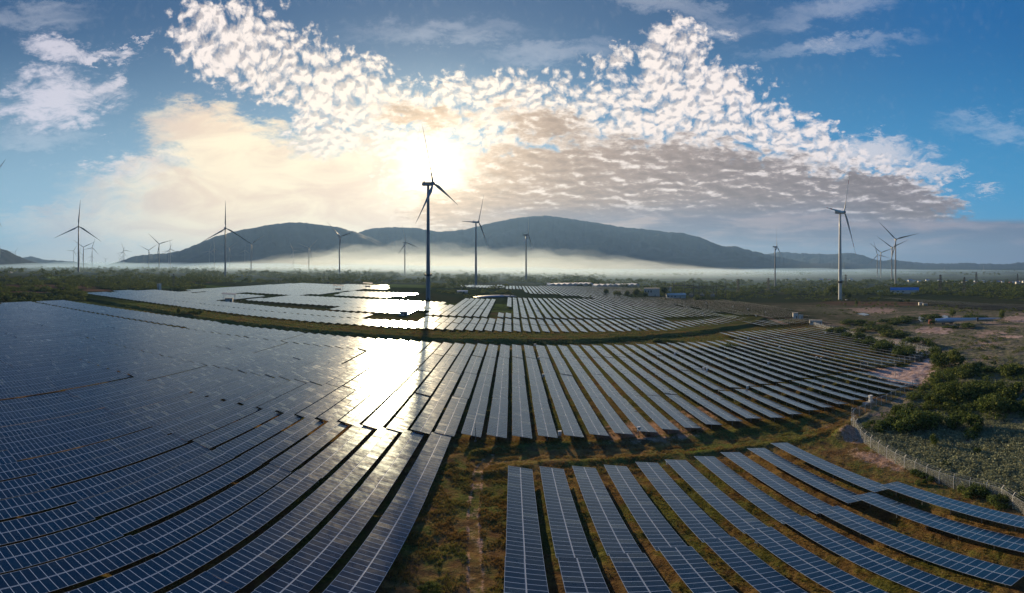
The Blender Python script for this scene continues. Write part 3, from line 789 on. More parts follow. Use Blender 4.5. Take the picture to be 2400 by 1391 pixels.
# ------------------------------------------------------------------ wind turbines
def blade_mesh(L, bands=False):
    paint = M_PALE if bands else M_BACKLIT
    """blade pointing up +z, root at z=0, chord along x, thickness along y"""
    st = [(0, .034, .034, 0), (.04, .034, .034, 0), (.10, .042, .026, .9), (.19, .060, .018, .8), (.3, .050, .012, .55), (.5, .034, .007, .3), (.7, .022, .0045, .15), (.85, .014, .003, .06), (.95, .008, .002, .02), (1, .0015, .001, 0)]
    if bands: st = sorted(st + [(q, float(np.interp(q, [s_[0] for s_ in st], [s_[1] for s_ in st])), float(np.interp(q, [s_[0] for s_ in st], [s_[2] for s_ in st])), float(np.interp(q, [s_[0] for s_ in st], [s_[3] for s_ in st]))) for q in (.70001, .80, .90)])
    n = 10; v = []; f = []; mi = []
    for z, c, t, tw in st:
        a0 = math.radians(25) * max(0, 1 - z * 1.3) * (1 if z > .05 else 0)
        for i in range(n):
            a = 2 * math.pi * i / n
            x = math.cos(a) * c / 2 * L + (c * 0.22 * L if z > .05 else 0); y = math.sin(a) * t / 2 * L * (1 if math.cos(a) > -.2 else .6)
            v.append((x * math.cos(a0) - y * math.sin(a0), x * math.sin(a0) + y * math.cos(a0) - 0.035 * L * z * z, z * L))
    for k in range(len(st) - 1):
        zm = (st[k][0] + st[k + 1][0]) / 2
        for i in range(n):
            f.append((k * n + i, k * n + (i + 1) % n, (k + 1) * n + (i + 1) % n, (k + 1) * n + i)); mi.append(1 if bands and (.70 < zm < .80 or zm > .90) else 0)
    f.append(tuple(range(n))[::-1]); mi.append(0); k = (len(st) - 1) * n; f.append(tuple(range(k, k + n))); mi.append(0)
    me = bpy.data.meshes.new('blade'); me.from_pydata(v, [], f); me.materials.append(paint); me.materials.append(M_RED)
    me.polygons.foreach_set('material_index', mi); me.polygons.foreach_set('use_smooth', [True] * len(f)); me.update(); return me
def tower_mesh(h, r0, r1, paint=None):
    n = 24; v = []; f = []; K = 6
    for k in range(K + 1):
        t = k / K; r = r0 + (r1 - r0) * t
        v += [(r * math.cos(2 * math.pi * i / n), r * math.sin(2 * math.pi * i / n), h * t) for i in range(n)]
    for k in range(K):
        for i in range(n): f.append((k * n + i, k * n + (i + 1) % n, (k + 1) * n + (i + 1) % n, (k + 1) * n + i))
    f.append(tuple(range(K * n, K * n + n)))
    me = bpy.data.meshes.new('tower'); me.from_pydata(v, [], f); me.materials.append(paint or M_BACKLIT); me.polygons.foreach_set('use_smooth', [True] * (len(f) - 1) + [False]); me.update(); return me
def nacelle_mesh(s):
    b = MB(); b.box((0, -1.2 * s, 0), (3.6 * s, 10.5 * s, 3.7 * s)); b.box((0, -5.6 * s, .5 * s), (3.0 * s, 2.4 * s, 2.6 * s), top=(.8, .7))
    b.box((0, -5.0 * s, 2.6 * s), (2.6 * s, .35 * s, 1.6 * s)); b.tube((0, -2 * s, 1.8 * s), (0, -2 * s, 4.2 * s), .08 * s, n=5)
    me = b.mesh('nacelle', [M_BACKLIT]); return me
def hub_mesh(s):
    n = 16; v = []; f = []; pr = [(0, 1.9), (1.0, 2.0), (2.0, 1.85), (3.0, 1.35), (3.7, .6), (3.9, .02)]
    for y, r in pr: v += [(r * s * math.cos(2 * math.pi * i / n), y * s, r * s * math.sin(2 * math.pi * i / n)) for i in range(n)]
    for k in range(len(pr) - 1):
        for i in range(n): f.append((k * n + i, (k + 1) * n + i, (k + 1) * n + (i + 1) % n, k * n + (i + 1) % n))
    f.append(tuple(range(n)))
    me = bpy.data.meshes.new('hub'); me.from_pydata(v, [], f); me.materials.append(M_BACKLIT); me.polygons.foreach_set('use_smooth', [True] * len(f)); me.update(); return me
BL = {}
def turbine(px_, hy, Lpx, phi, label, group, by=None, yaw=122.0, r=None, L=66.0, bands=False, collar=False, bx=None, pad=False):
    """px_,hy: hub pixel; Lpx: blade length in pixels; yaw: compass direction the hub faces; phi: first blade, clockwise from up seen from the front"""
    if r is None:
        r = L * F_PX / Lpx
        if r > 4600: r = 4600; L = Lpx * r / F_PX
    s = L / 66.0
    ya = R(yaw)
    x, y = polar(bx if bx is not None else px_ - 4.2 * s * math.sin(ya - (px_ - CX) / F_PX) / r * F_PX, r)
    gzz = float(slope(x)) if r > 500 else gz(x, y)
    if by is not None: gzz = CAM_H - (by - CY) / F_PX * r
    zh = CAM_H + math.tan((CY - hy) / F_PX) * r
    root = thing('wind_turbine', (x, y, gzz), label, 'wind turbine', group)
    h = zh - gzz
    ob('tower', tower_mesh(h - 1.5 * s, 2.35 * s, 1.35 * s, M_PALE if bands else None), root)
    rz = -ya      # local +y -> compass yaw
    ob('nacelle', nacelle_mesh(s), root, (0, 0, h + .2 * s), (R(-4), 0, rz))
    if s not in BL: BL[s] = hub_mesh(s)
    off = Euler((0, 0, rz)).to_matrix() @ Vector((0, 4.2 * s, .3 * s))
    hub = ob('hub', BL[s], root, (off.x, off.y, h + off.z), (R(4), 0, rz))
    key = (round(L, 2), bands)
    if key not in BL: BL[key] = blade_mesh(L, bands)
    base = Euler((R(4), 0, rz)).to_matrix()
    for k in range(3):
        a = R(phi + 120 * k)
        # seen from the front (+y side looking back) clockwise is towards local -x
        M_ = base @ Euler((0, -a, 0)).to_matrix() @ Euler((R(-2.5), 0, 0)).to_matrix()
        p = base @ Vector((0, 1.5 * s, 0))
        bl = ob('blade', BL[key], root, (off.x + p.x, off.y + p.y, h + off.z + p.z), M_.to_euler())
    if collar:
        b = MB(); b.tube((0, 0, h * .205), (0, 0, h * .222), 3.0 * s, n=16); b.tube((0, 0, h * .222), (0, 0, h * .225), 3.5 * s, n=16)
        for a in range(0, 360, 90): b.box((3.3 * s * math.cos(R(a)), 3.3 * s * math.sin(R(a)), h * .218), (1.1, 1.1, 2.4))
        ob('antenna_collar', b.mesh('antenna_collar', [M_DARK]), root)
        b = MB(); b.box((0, -2.6, 1.6), (1.3, .4, 2.6)); ob('door', b.mesh('door', [M_DARK]), root, None, (0, 0, math.atan2(-x, y)))
    if pad:
        b = MB(); b.tube((0, 0, -.6), (0, 0, .5), 11, 10, n=24); b.box((14, -3, .2), (16, 9, .5)); b.box((6, -6, 1.2), (3, 3, 2.4)); ob('foundation_pad', b.mesh('foundation_pad', [M_CONC]), root)
    return root
WL, WM, WR = 'wind turbines on the hazy plain at left', 'wind turbines before the big mountain', 'wind turbines on the right'
turbine(184.2, 531.7, 64, 4, 'tall dark wind turbine at far left, one blade straight up, largest of its cluster', WL, by=638)
turbine(195.8, 580, 31, -55, 'smaller wind turbine just right of the tall far-left one, blades in a Y', WL, by=634)
turbine(216.2, 581.2, 24, 17, 'small wind turbine right of the far-left group, blade leaning slightly right of upright', WL, by=633)
turbine(172.5, 588.3, 18, 32, 'small wind turbine just left of the tall far-left one, one blade pointing left', WL, by=632)
turbine(186.7, 591.7, 14, 14, 'tiny wind turbine half hidden behind the tall far-left tower', WL, by=630)
turbine(193, 605, 9, -60, 'faint tiny wind turbine low between the towers of the far-left group', WL, by=629)
turbine(213.7, 601.3, 13, 5, 'tiny wind turbine behind the rightmost of the far-left group', WL, by=629)
turbine(247, 608, 9, -50, 'lone tiny wind turbine low above the plain, its blades in a Y', WL, by=627)
turbine(290.8, 587, 20, -19, 'nearer of two overlapping wind turbines at the foot of the mountain', WL, by=632)
turbine(288.3, 591.7, 17, 18, 'farther of two overlapping wind turbines at the foot of the mountain', WL, by=630)
turbine(284, 603, 11, -50, 'tiny wind turbine immediately left of the overlapping pair', WL, by=628)
turbine(280, 607, 9, -47, 'faintest tiny wind turbine at the left of the overlapping pair', WL, by=627)
turbine(348.8, 587.2, 26, -64, 'mid-sized wind turbine with two raised blades, left of a bigger one', WL, by=636)
turbine(373.3, 572.5, 36, -47, 'wind turbine with its lowest blade lying along the tower, before the mountain slope', WL, by=638)
turbine(399.5, 584.7, 24, -3, 'nearer of two overlapping wind turbines on the lower mountain slope, upright blade', WL, by=634)
turbine(395.8, 588.3, 20, 25, 'farther of two overlapping wind turbines on the lower mountain slope', WL, by=630)
turbine(34.9, 591.7, 14, 38, 'small pale wind turbine by the hill at the left edge', WL, by=628)
turbine(1.5, 588, 17, -8, 'small pale wind turbine cut by the left edge, before the hill', WL, by=628)
turbine(-38, 452, 96, 33, 'large wind turbine outside the left edge, only a dark blade tip showing', WL)
turbine(528.8, 536.2, 67, 0, 'tall dark wind turbine in a perfect Y upside down, before the left mountain', WM, by=652, yaw=130)
turbine(589.5, 572.5, 40, -62, 'wind turbine whose upper left blade meets the tip of the taller one', WM, by=648)
turbine(502.8, 584.2, 26, -4, 'hazy wind turbine left of the tall dark one, upright blade', WM, by=641)
turbine(490.8, 589, 18, 18, 'faint hazy wind turbine, leftmost behind the tall dark one', WM, by=632)
turbine(537.8, 582, 25, -67, 'hazy wind turbine right behind the tall dark tower', WM, by=638)
turbine(574.2, 587, 17, 5, 'faint wind turbine between two nearer towers, upright blade', WM, by=635)
turbine(687.8, 588.7, 24, -27, 'faint wind turbine in the mist, one blade pointing right', WM, by=641)
turbine(725, 581.7, 33, -72, 'hazy wind turbine in front of the mist bank, right of a fainter one', WM, by=648)
turbine(797.5, 555.8, 50, -48, 'wind turbine with drooping blade behind tower, right end of the left mountain', WM, by=656)
turbine(950.8, 569.4, 44, -14, 'slim wind turbine left of the central tower, standing in bright mist', WM, by=656)
turbine(1012.5, 432, 100, -16, 'huge dark wind turbine in the centre, its hub covering the sun', WM, yaw=106, r=484, L=68, collar=True, bx=1003.5, by=704)
turbine(1122, 521.5, 80, 26, 'dark wind turbine right of the central one, nacelle seen from the side', WM, yaw=114, bx=1115.5, by=673)
turbine(1237.5, 551.6, 61, 12, 'slim grey wind turbine in front of the highest summit', WM, yaw=105, bx=1233, by=663)
turbine(1824.3, 579.3, 50, 2, 'grey wind turbine with upright blade, standing alone right of the mountain', WR, r=900, L=44, by=680, yaw=140, bx=1816.5)
turbine(1981.3, 498.6, 120, 28, 'big pale wind turbine with red banded blades on a concrete pad', WR, yaw=152, r=600, L=69, bands=True, collar=True, pad=True, bx=1969, by=706.5)
turbine(2099.9, 562, 58, -45, 'tallest of the four clustered wind turbines at right, blades in a wide V', WR, by=666, yaw=215)
turbine(2091, 581, 46, -55, 'second tallest of the four clustered wind turbines at right', WR, by=661, yaw=212)
turbine(2065, 593, 36, -50, 'third of the four clustered wind turbines at right, V of blades', WR, by=664, yaw=212)
turbine(2056.6, 598, 33, -15, 'leftmost and lowest of the four clustered wind turbines at right', WR, by=661, yaw=215)
turbine(2213, 632, 9, 0, 'tiny wind turbine above the town, left of another tiny one', WR, by=645)
turbine(2305.5, 632, 11, 5, 'tiny wind turbine above the town near the right edge', WR, by=646)
turbine(2466, 596, 84, 92, 'wind turbine outside the right edge, only a red tipped blade end showing', WR, bands=True, yaw=215)

# ------------------------------------------------------------------ mountains
M_MOUNT = mat("hazed_forest_mountain", (0.014, 0.028, 0.040), 0.95, spec=0.1, var=0.45, scale=0.004, bump=0.3)  # forest colour with the blue of distant haze mixed into it
def mountain(name, prof, r0, depth, seed, rough=0.06):
    xs = np.array([p[0] for p in prof], float); ys = np.array([p[1] for p in prof], float)
    ys = np.where((xs > 1950) & (ys > 604), 604 + (ys - 604) * .42, ys)
    na, nr = int((xs[-1] - xs[0]) / 1.6), 60
    px_ = np.linspace(xs[0], xs[-1], na); azr = (px_ - CX) / F_PX
    elv = np.interp(px_, xs, ys); k = np.ones(9) / 9; pad_ = np.pad(elv, 4, mode='edge'); elv = np.convolve(pad_, k, 'valid')
    elv = elv - (fbm(px_ / 9.0, px_ * 0 + seed, 4, seed) - .5) * 3.2 - (fbm(px_ / 2.6, px_ * 0 + seed, 2, seed + 9) - .5) * 1.0
    Ht = np.maximum(5, CAM_H + np.tan((CY - elv) / F_PX) * r0)
    t = np.linspace(-1, 1, nr)
    rr = r0 + t * depth
    A_, T_ = np.meshgrid(azr, t, indexing='ij'); RR = r0 + T_ * depth
    sh = np.where(T_ < 0, 1 - np.abs(T_) ** 1.25, np.cos(T_ * math.pi / 2) ** 1.2)
    x = np.sin(A_) * RR; y = np.cos(A_) * RR
    n = fbm(x / 420.0, y / 420.0, 5, seed); rdg = 1 - np.abs(2 * n - 1)
    edge = sstep(1 - np.abs(T_), 0, 0.6)
    z = (Ht[:, None] * sh) * (1 - (1 - np.exp(-(T_ / .25) ** 2)) * (rdg - .35) * 0.75 * edge) - 30 * (1 - edge)
    i = np.arange(na - 1)[:, None] * nr; j = np.arange(nr - 1)[None, :]
    F_ = np.stack([i + j, i + nr + j, i + nr + j + 1, i + j + 1], -1).reshape(-1, 4)
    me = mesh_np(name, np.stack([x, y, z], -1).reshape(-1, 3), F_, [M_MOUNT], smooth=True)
    return tag(ob(name, me), kind='structure')
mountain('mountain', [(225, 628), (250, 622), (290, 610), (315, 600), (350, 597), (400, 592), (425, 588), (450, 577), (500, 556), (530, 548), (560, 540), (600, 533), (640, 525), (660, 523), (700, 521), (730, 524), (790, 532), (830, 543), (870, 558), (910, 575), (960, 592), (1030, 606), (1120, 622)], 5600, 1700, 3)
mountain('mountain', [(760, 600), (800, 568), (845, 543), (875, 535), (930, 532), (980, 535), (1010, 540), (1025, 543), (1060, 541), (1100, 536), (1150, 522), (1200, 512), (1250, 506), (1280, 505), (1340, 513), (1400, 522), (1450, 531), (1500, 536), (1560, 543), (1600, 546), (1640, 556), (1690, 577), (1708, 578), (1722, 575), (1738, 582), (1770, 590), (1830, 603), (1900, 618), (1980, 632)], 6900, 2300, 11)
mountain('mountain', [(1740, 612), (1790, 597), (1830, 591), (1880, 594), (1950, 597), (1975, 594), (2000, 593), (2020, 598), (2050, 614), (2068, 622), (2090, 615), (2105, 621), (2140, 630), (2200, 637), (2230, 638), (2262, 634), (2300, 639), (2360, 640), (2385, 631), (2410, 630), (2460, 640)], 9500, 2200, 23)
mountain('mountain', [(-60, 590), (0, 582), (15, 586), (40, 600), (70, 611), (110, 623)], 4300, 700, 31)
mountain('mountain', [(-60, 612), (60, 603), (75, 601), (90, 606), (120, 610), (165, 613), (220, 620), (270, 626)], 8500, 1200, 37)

# ------------------------------------------------------------------ mist bank and haze
def volume(name, dens, colr, aniso):
    m_ = bpy.data.materials.new(name); m_.use_nodes = True; t = m_.node_tree
    t.nodes.clear(); v = t.nodes.new('ShaderNodeVolumePrincipled'); o = t.nodes.new('ShaderNodeOutputMaterial')
    v.inputs['Color'].default_value = (*colr, 1); v.inputs['Density'].default_value = dens; v.inputs['Anisotropy'].default_value = aniso
    t.links.new(v.outputs[0], o.inputs['Volume']); return m_
M_HAZE = volume("haze_air", 5.5e-5, (0.34, 0.60, 1.0), 0.25)
M_MIST = volume("mist_air", 1.15e-4, (0.80, 0.92, 1.0), 0.40)
b = MB(); b.box((0, 6500, 410), (30000, 18600, 900)); hz_ob = ob('haze', b.mesh('haze', [M_HAZE])); tag(hz_ob, kind='stuff')
M_GMIST = volume('ground_haze', 4.6e-4, (0.52, 0.76, 1.0), 0.30)
def mist(az0, az1, r0, r1, top, seed, lab, matl=None):
    na, nr = 90, 26
    A_ = np.radians(np.linspace(az0, az1, na)); rr = np.linspace(r0, r1, nr)
    AA, RRm = np.meshgrid(A_, rr, indexing='ij')
    u = (AA - A_[0]) / (A_[-1] - A_[0]); w = (RRm - r0) / (r1 - r0)
    hgt = top * (sstep(u, 0, .22) * sstep(-u, -1, -.66)) * sstep(w, 0, .30) * sstep(-w, -1, -.70)
    hgt = hgt * (0.45 + 1.1 * fbm(AA * 16, RRm / 700.0, 4, seed)) - 2.0
    x = np.sin(AA) * RRm; y = np.cos(AA) * RRm
    zt = slope(x) + hgt; zb = np.full_like(zt, -38.0)
    V_ = np.concatenate([np.stack([x, y, zt], -1).reshape(-1, 3), np.stack([x, y, zb], -1).reshape(-1, 3)])
    N_ = na * nr; f = []
    for i in range(na - 1):
        for j in range(nr - 1):
            a = i * nr + j; f.append((a, a + nr, a + nr + 1, a + 1)); f.append((a + N_, a + 1 + N_, a + nr + 1 + N_, a + nr + N_))
    for i in range(na - 1):
        for j in (0, nr - 1):
            a = i * nr + j; q = (a, a + N_, a + nr + N_, a + nr); f.append(q if j == 0 else q[::-1])
    for j in range(nr - 1):
        for i in (0, na - 1):
            a = i * nr + j; q = (a, a + 1, a + 1 + N_, a + N_); f.append(q if i == 0 else q[::-1])
    me = mesh_np('mist', V_, [np.array(f)], [matl or M_MIST]); return tag(ob('mist_bank', me), lab, 'mist', kind='stuff')
for k_, (a0_, a1_, r0_, r1_, top_, lab_) in enumerate((
    (-54, 54, 900, 5000, 34, 'lowest and widest veil of mist hugging the plain'), (-48, 46, 1200, 4900, 62, 'second mist veil up from the plain, white and wide'),
    (-43, 40, 1500, 4800, 88, 'third mist veil up, reaching both ends of the big mountains'), (-38, 35, 1700, 4700, 112, 'fourth mist veil up, below the mountain shoulders'),
    (-34, 29, 1900, 4600, 138, 'fifth mist veil up, thin and soft'), (-30, 24, 2100, 4500, 168, 'highest mist veil, thin wisps before the highest summit'),
    (-25, 16, 2200, 4400, 96, 'dense core of the mist, brightest part beside the central tower'))):
    mist(a0_, a1_, r0_, r1_, top_, 5 + k_, lab_)
mist(-88, 88, 420, 6500, 34, 40, 'thin bluish ground haze spread over the whole far plain', M_GMIST)

# ------------------------------------------------------------------ vegetation
def leaf_cloud(lobes, n, size, seed, shell=0.45, up=0.3):
    """n leaf-clump quads spread through ellipsoid lobes ((x,y,z),(a,b,c)); returns verts (4n,3) and tint (4n)"""
    g_ = np.random.default_rng(seed)
    w = np.array([l[1][0] * l[1][1] * l[1][2] for l in lobes]) ** (2 / 3); w /= w.sum()
    k = g_.choice(len(lobes), n, p=w)
    d = g_.normal(size=(n, 3)); d /= np.linalg.norm(d, axis=1)[:, None]
    rad = (1 - shell * g_.random(n) ** 1.6) * (1 + 0.20 * g_.normal(size=n))
    c = np.array([l[0] for l in lobes])[k]; s = np.array([l[1] for l in lobes])[k]
    p = c + d * s * rad[:, None]
    p[:, 2] = np.maximum(p[:, 2], 0.05 * size)
    nrm = d + 0.8 * g_.normal(size=(n, 3)); nrm[:, 2] += up; nrm /= np.linalg.norm(nrm, axis=1)[:, None]
    t = np.cross(nrm, g_.normal(size=(n, 3))); t /= np.linalg.norm(t, axis=1)[:, None]
    b_ = np.cross(nrm, t)
    sz = size * (0.6 + 0.8 * g_.random(n))[:, None]
    asp = (0.45 + 0.4 * g_.random(n))[:, None]
    V_ = np.stack([p - t * sz, p + b_ * sz * asp, p + t * sz, p - b_ * sz * asp], 1).reshape(-1, 3)
    lob_t = g_.random(len(lobes))[k] * 0.35
    tint = np.clip(lob_t + 0.65 * g_.random(n), 0, .999)
    return V_, np.repeat(tint, 4)
def lobes_for(kind, g_):
    if kind == 'bush':      # broad, several humps
        L = []
        for _ in range(13):
            a = g_.random() * 6.28; r = g_.random() ** .6 * 0.95
            s = 0.16 + 0.24 * g_.random()
            L.append(((r * math.cos(a), r * math.sin(a), 0.16 + (0.62 * (1 - r * .75)) * (0.45 + .6 * g_.random())), (s, s, s * .8)))
        return L
    L = []                  # tree: crown on a trunk, height 1
    for _ in range(10):
        a = g_.random() * 6.28; r = g_.random() ** .6 * 0.33
        s = 0.13 + 0.11 * g_.random()
        L.append(((r * math.cos(a), r * math.sin(a), 0.42 + 0.46 * g_.random() * (1 - r * 1.0)), (s * 1.15, s * 1.15, s)))
    return L
def quads(n): return np.arange(4 * n).reshape(n, 4)
BUSH, TREE, SHR = [], [], []
for k in range(6):
    g_ = np.random.default_rng(50 + k)
    V_, T_ = leaf_cloud(lobes_for('bush', g_), 2600, 0.050, 60 + k)
    BUSH.append(mesh_np('foliage', V_, quads(len(V_) // 4), [M_LEAF], attrs=dict(tint=T_)))
for k in range(5):
    g_ = np.random.default_rng(80 + k)
    V_, T_ = leaf_cloud(lobes_for('tree', g_), 1500, 0.034, 90 + k)
    TREE.append(mesh_np('crown', V_, quads(len(V_) // 4), [M_LEAF], attrs=dict(tint=T_)))
def stems(tree):
    b = MB()
    if tree:
        b.tube((0, 0, -.03), (0.01, 0, .45), .028, .018, 7)
        for a in range(5): b.tube((0.01, 0, .36 + .03 * a), (.24 * math.cos(a * 1.3), .24 * math.sin(a * 1.3), .62 + .03 * a), .012, .004, 5)
    else:
        for a in range(7): b.tube((0, 0, -.05), (.55 * math.cos(a * .9), .55 * math.sin(a * .9), .45 + .05 * (a % 3)), .02, .006, 5)
    return b.mesh('trunk' if tree else 'stem', [M_BARK])
TRUNK, STEM = stems(True), stems(False)
nplant = 0
def plant(kind, x, y, h, w, label, group):
    global nplant; nplant += 1
    z = gz(x, y)
    pool = TREE if kind == 'tree' else BUSH
    o = thing('tree' if kind == 'tree' else 'bush', (x, y, z - 0.05 * h), label, 'tree' if kind == 'tree' else 'bush', group, rz=(nplant * 2.399) % 6.28)
    a = ob('crown' if kind == 'tree' else 'foliage', pool[nplant % len(pool)], o); b_ = ob('trunk' if kind == 'tree' else 'stem', TRUNK if kind == 'tree' else STEM, o)
    o.scale = (w, w, h)
    return o
# bushes and trees one can tell apart, outside the fence and round the fields: (pixel of the foot, height px, width px, kind, label)
BU = 'bushes and small trees outside the chain link fence'
PL = [
 (2128, 1008, 62, 92, 'b', 'big leafy green bush nearest the fence corner, tallest of its clump'),
 (2175, 1012, 66, 84, 'b', 'broad dark green bush touching the tallest bush on its right'),
 (2262, 1015, 62, 78, 'b', 'round grey-green bush standing apart right of the big clump'),
 (2062, 1005, 36, 62, 'b', 'low spreading bush just behind the fence bend'),
 (2105, 985, 44, 50, 't', 'slim bright green tree rising between the low bush and the big clump'),
 (2326, 968, 58, 84, 'b', 'pale yellow-green bush, largest on the right hand slope'),
 (2235, 935, 46, 90, 'b', 'long dark hedge-like bush behind the round grey-green one'),
 (2290, 925, 44, 96, 'b', 'wide dark green bush on the far side of the slope'),
 (2375, 930, 50, 90, 'b', 'dark bush cut by the right edge, middle height'),
 (2190, 955, 38, 70, 'b', 'medium bush between the big clump and the hedge-like bush'),
 (2385, 965, 34, 50, 'b', 'small bush at the right edge below the dark one'),
 (2225, 860, 54, 70, 'b', 'bush with a yellowish crown beside the upper fence corner'),
 (2212, 905, 40, 62, 'b', 'ragged bush beside the pale sandy clearing'),
 (2255, 880, 36, 70, 'b', 'dark bush right behind the one with a yellowish crown'),
 (2330, 868, 28, 90, 'b', 'flat grey bush far right above the slope'),
 (2385, 880, 34, 70, 'b', 'dark rounded bush at right edge above the slope'),
 (2290, 1066, 22, 26, 't', 'little light green sapling in the silver scrub'),
 (2190, 1050, 40, 30, 't', 'thin yellow-green sapling in front of the big bush clump'),
 (2215, 1092, 14, 26, 'b', 'small round shrub in the middle of the silver scrub'),
 (2150, 1118, 22, 34, 'b', 'leafy climber bush growing on the near fence'),
 (2165, 1128, 26, 38, 'b', 'second leafy climber bush lower on the near fence'),
 (2285, 1158, 44, 56, 'b', 'dark bush pushing through the near fence'),
 (2350, 1185, 40, 46, 'b', 'bush at the right edge just inside the near fence'),
 (2390, 1180, 30, 40, 'b', 'last bush by the fence, cut by the right edge'),
 (2118, 836, 34, 60, 'b', 'green bush hanging over the fence behind the middle rows'),
 (2080, 822, 32, 70, 'b', 'wide bush behind the fence, left of the one hanging over it'),
 (2150, 812, 30, 62, 'b', 'bush behind the fence below the sandy patch'),
 (2180, 838, 30, 54, 'b', 'dark bush at the end of the fence behind the middle rows'),
 (2040, 806, 24, 64, 'b', 'olive bush behind the far rows, middle of the belt'),
 (2000, 795, 22, 60, 'b', 'olive bush behind the far rows, left part of the belt'),
 (1965, 782, 20, 50, 'b', 'first bush of the belt, beside the end of the dirt road'),
 (2050, 775, 20, 80, 'b', 'dark green bush in the back of the belt, left of the pond'),
 (2100, 788, 22, 70, 'b', 'dark green bush in the belt below the pond'),
 (2010, 762, 16, 66, 'b', 'low bush at the back of the belt near the dirt road'),
 (2085, 758, 16, 66, 'b', 'low bush on the left bank of the pond'),
 (2125, 752, 14, 60, 'b', 'low dark bush on the far bank of the pond'),
 (2185, 748, 16, 50, 'b', 'low bush between the two arms of the pond'),
 (2232, 745, 22, 26, 't', 'yellowish tree behind the long blue blade'),
 (2250, 768, 14, 60, 'b', 'dark bush in front of the long blue blade'),
 (2290, 748, 14, 60, 'b', 'low bush behind the tip half of the blade'),
 (2348, 752, 26, 30, 't', 'single dark round tree near the right edge beyond the blade'),
 (2185, 762, 14, 26, 't', 'small tree beside the red truck cab'),
 (1710, 818, 16, 34, 'b', 'dark bush on the bank between grass road and middle rows'),
 (1551, 804, 14, 40, 'b', 'dark bush on the grass bank right of the centre'),
 (1585, 806, 10, 34, 'b', 'second dark bush on the grass bank right of the centre'),
 (418, 741, 20, 16, 't', 'small dark tree on the bank between left field and far field'),
 (440, 742, 10, 30, 'b', 'bush beside the small dark tree on the bank'),
 (460, 741, 12, 26, 'b', 'second bush beside the small dark tree on the bank'),
 (1005, 1388, 22, 46, 'b', 'dark low bush on the grass by the dirt track at the bottom'),
 (1470, 700, 20, 22, 't', 'dark conifer, left of the big pale building'),
 (1490, 699, 26, 24, 't', 'taller dark conifer close to the big pale building'),
 (1512, 701, 18, 22, 't', 'short dark tree in front of the big pale building'),
 (1556, 699, 34, 32, 't', 'tallest dark tree by the substation, right of the big building'),
 (1447, 699, 18, 26, 't', 'first dark tree of the row before the big building'),
 (1640, 705, 14, 26, 'b', 'dark bush in front of the substation'),
 (1420, 692, 16, 24, 't', 'dark round tree between the far rows and the small array'),
 (1190, 690, 10, 18, 't', 'small tree in the haze right of the second tower'),
 (1063, 666, 10, 14, 't', 'lone round tree in the haze right of the central tower'),
 (1950, 694, 26, 34, 't', 'dark tree right of the big red banded turbine tower'),
 (1990, 705, 20, 28, 't', 'rounded tree beside the concrete pad of the red banded turbine'),
 (2007, 716, 12, 14, 't', 'small tree on the dirt right of the concrete pad'),
 (2110, 711, 10, 22, 't', 'left one of two trees on the brown field at right'),
 (2128, 711, 11, 20, 't', 'right one of two trees on the brown field at right'),
 (140, 683, 14, 14, 't', 'dark bushy tree on the brown fields at left'),
 (60, 695, 16, 50, 'b', 'bush clump on the field edge at left'),
 (10, 705, 26, 44, 'b', 'bush clump cut by the left edge'),
 (85, 700, 14, 40, 'b', 'long low bush before the brown fields at left'),
 (160, 692, 10, 46, 'b', 'flat bush at the corner of the far-left array'),
]
for q, (px_, py_, hp, wp, kd, lab) in enumerate(PL):
    x, y = pix(px_, py_); r = math.hypot(x, y); s = math.hypot(r, CAM_H) / F_PX
    h = hp * s * 1.0; w = wp * s / 2 * (1.15 if kd == 'b' else 1.7)
    plant('tree' if kd == 't' else 'bush', x, y, h * (1.0 if kd == 'b' else 1.05), w, lab, BU if px_ > 1950 and py_ > 740 else 'trees and bushes scattered about the fields')

def merged(name, templates, pts, matl, label, cat, per=None):
    """many copies of small templates as ONE object; pts rows: x,y,z,sx,sz,rot,kind,tint shift"""
    Vs, Ts, nq = [], [], 0
    for k, (V0, T0) in enumerate(templates):
        P_ = pts[pts[:, 6].astype(int) == k]
        if not len(P_): continue
        c, s = np.cos(P_[:, 5]), np.sin(P_[:, 5])
        X = V0[None, :, 0] * c[:, None] - V0[None, :, 1] * s[:, None]; Y = V0[None, :, 0] * s[:, None] + V0[None, :, 1] * c[:, None]
        V_ = np.stack([X * P_[:, 3:4] + P_[:, 0:1], Y * P_[:, 3:4] + P_[:, 1:2], V0[None, :, 2] * P_[:, 4:5] + P_[:, 2:3]], -1)
        Vs.append(V_.reshape(-1, 3)); Ts.append(np.clip(T0[None, :] * .7 + P_[:, 7:8], 0, .999).ravel())
    V_ = np.concatenate(Vs); T_ = np.concatenate(Ts)
    me = mesh_np(name, V_, quads(len(V_) // 4), [matl], attrs=dict(tint=T_))
    return tag(ob(name, me), label, cat, kind='stuff')
def tmpl(kind, n, size, k, seed):
    out = []
    for i in range(k):
        g_ = np.random.default_rng(seed + i)
        out.append(leaf_cloud(lobes_for(kind, g_), n, size, seed + 100 + i))
    return out
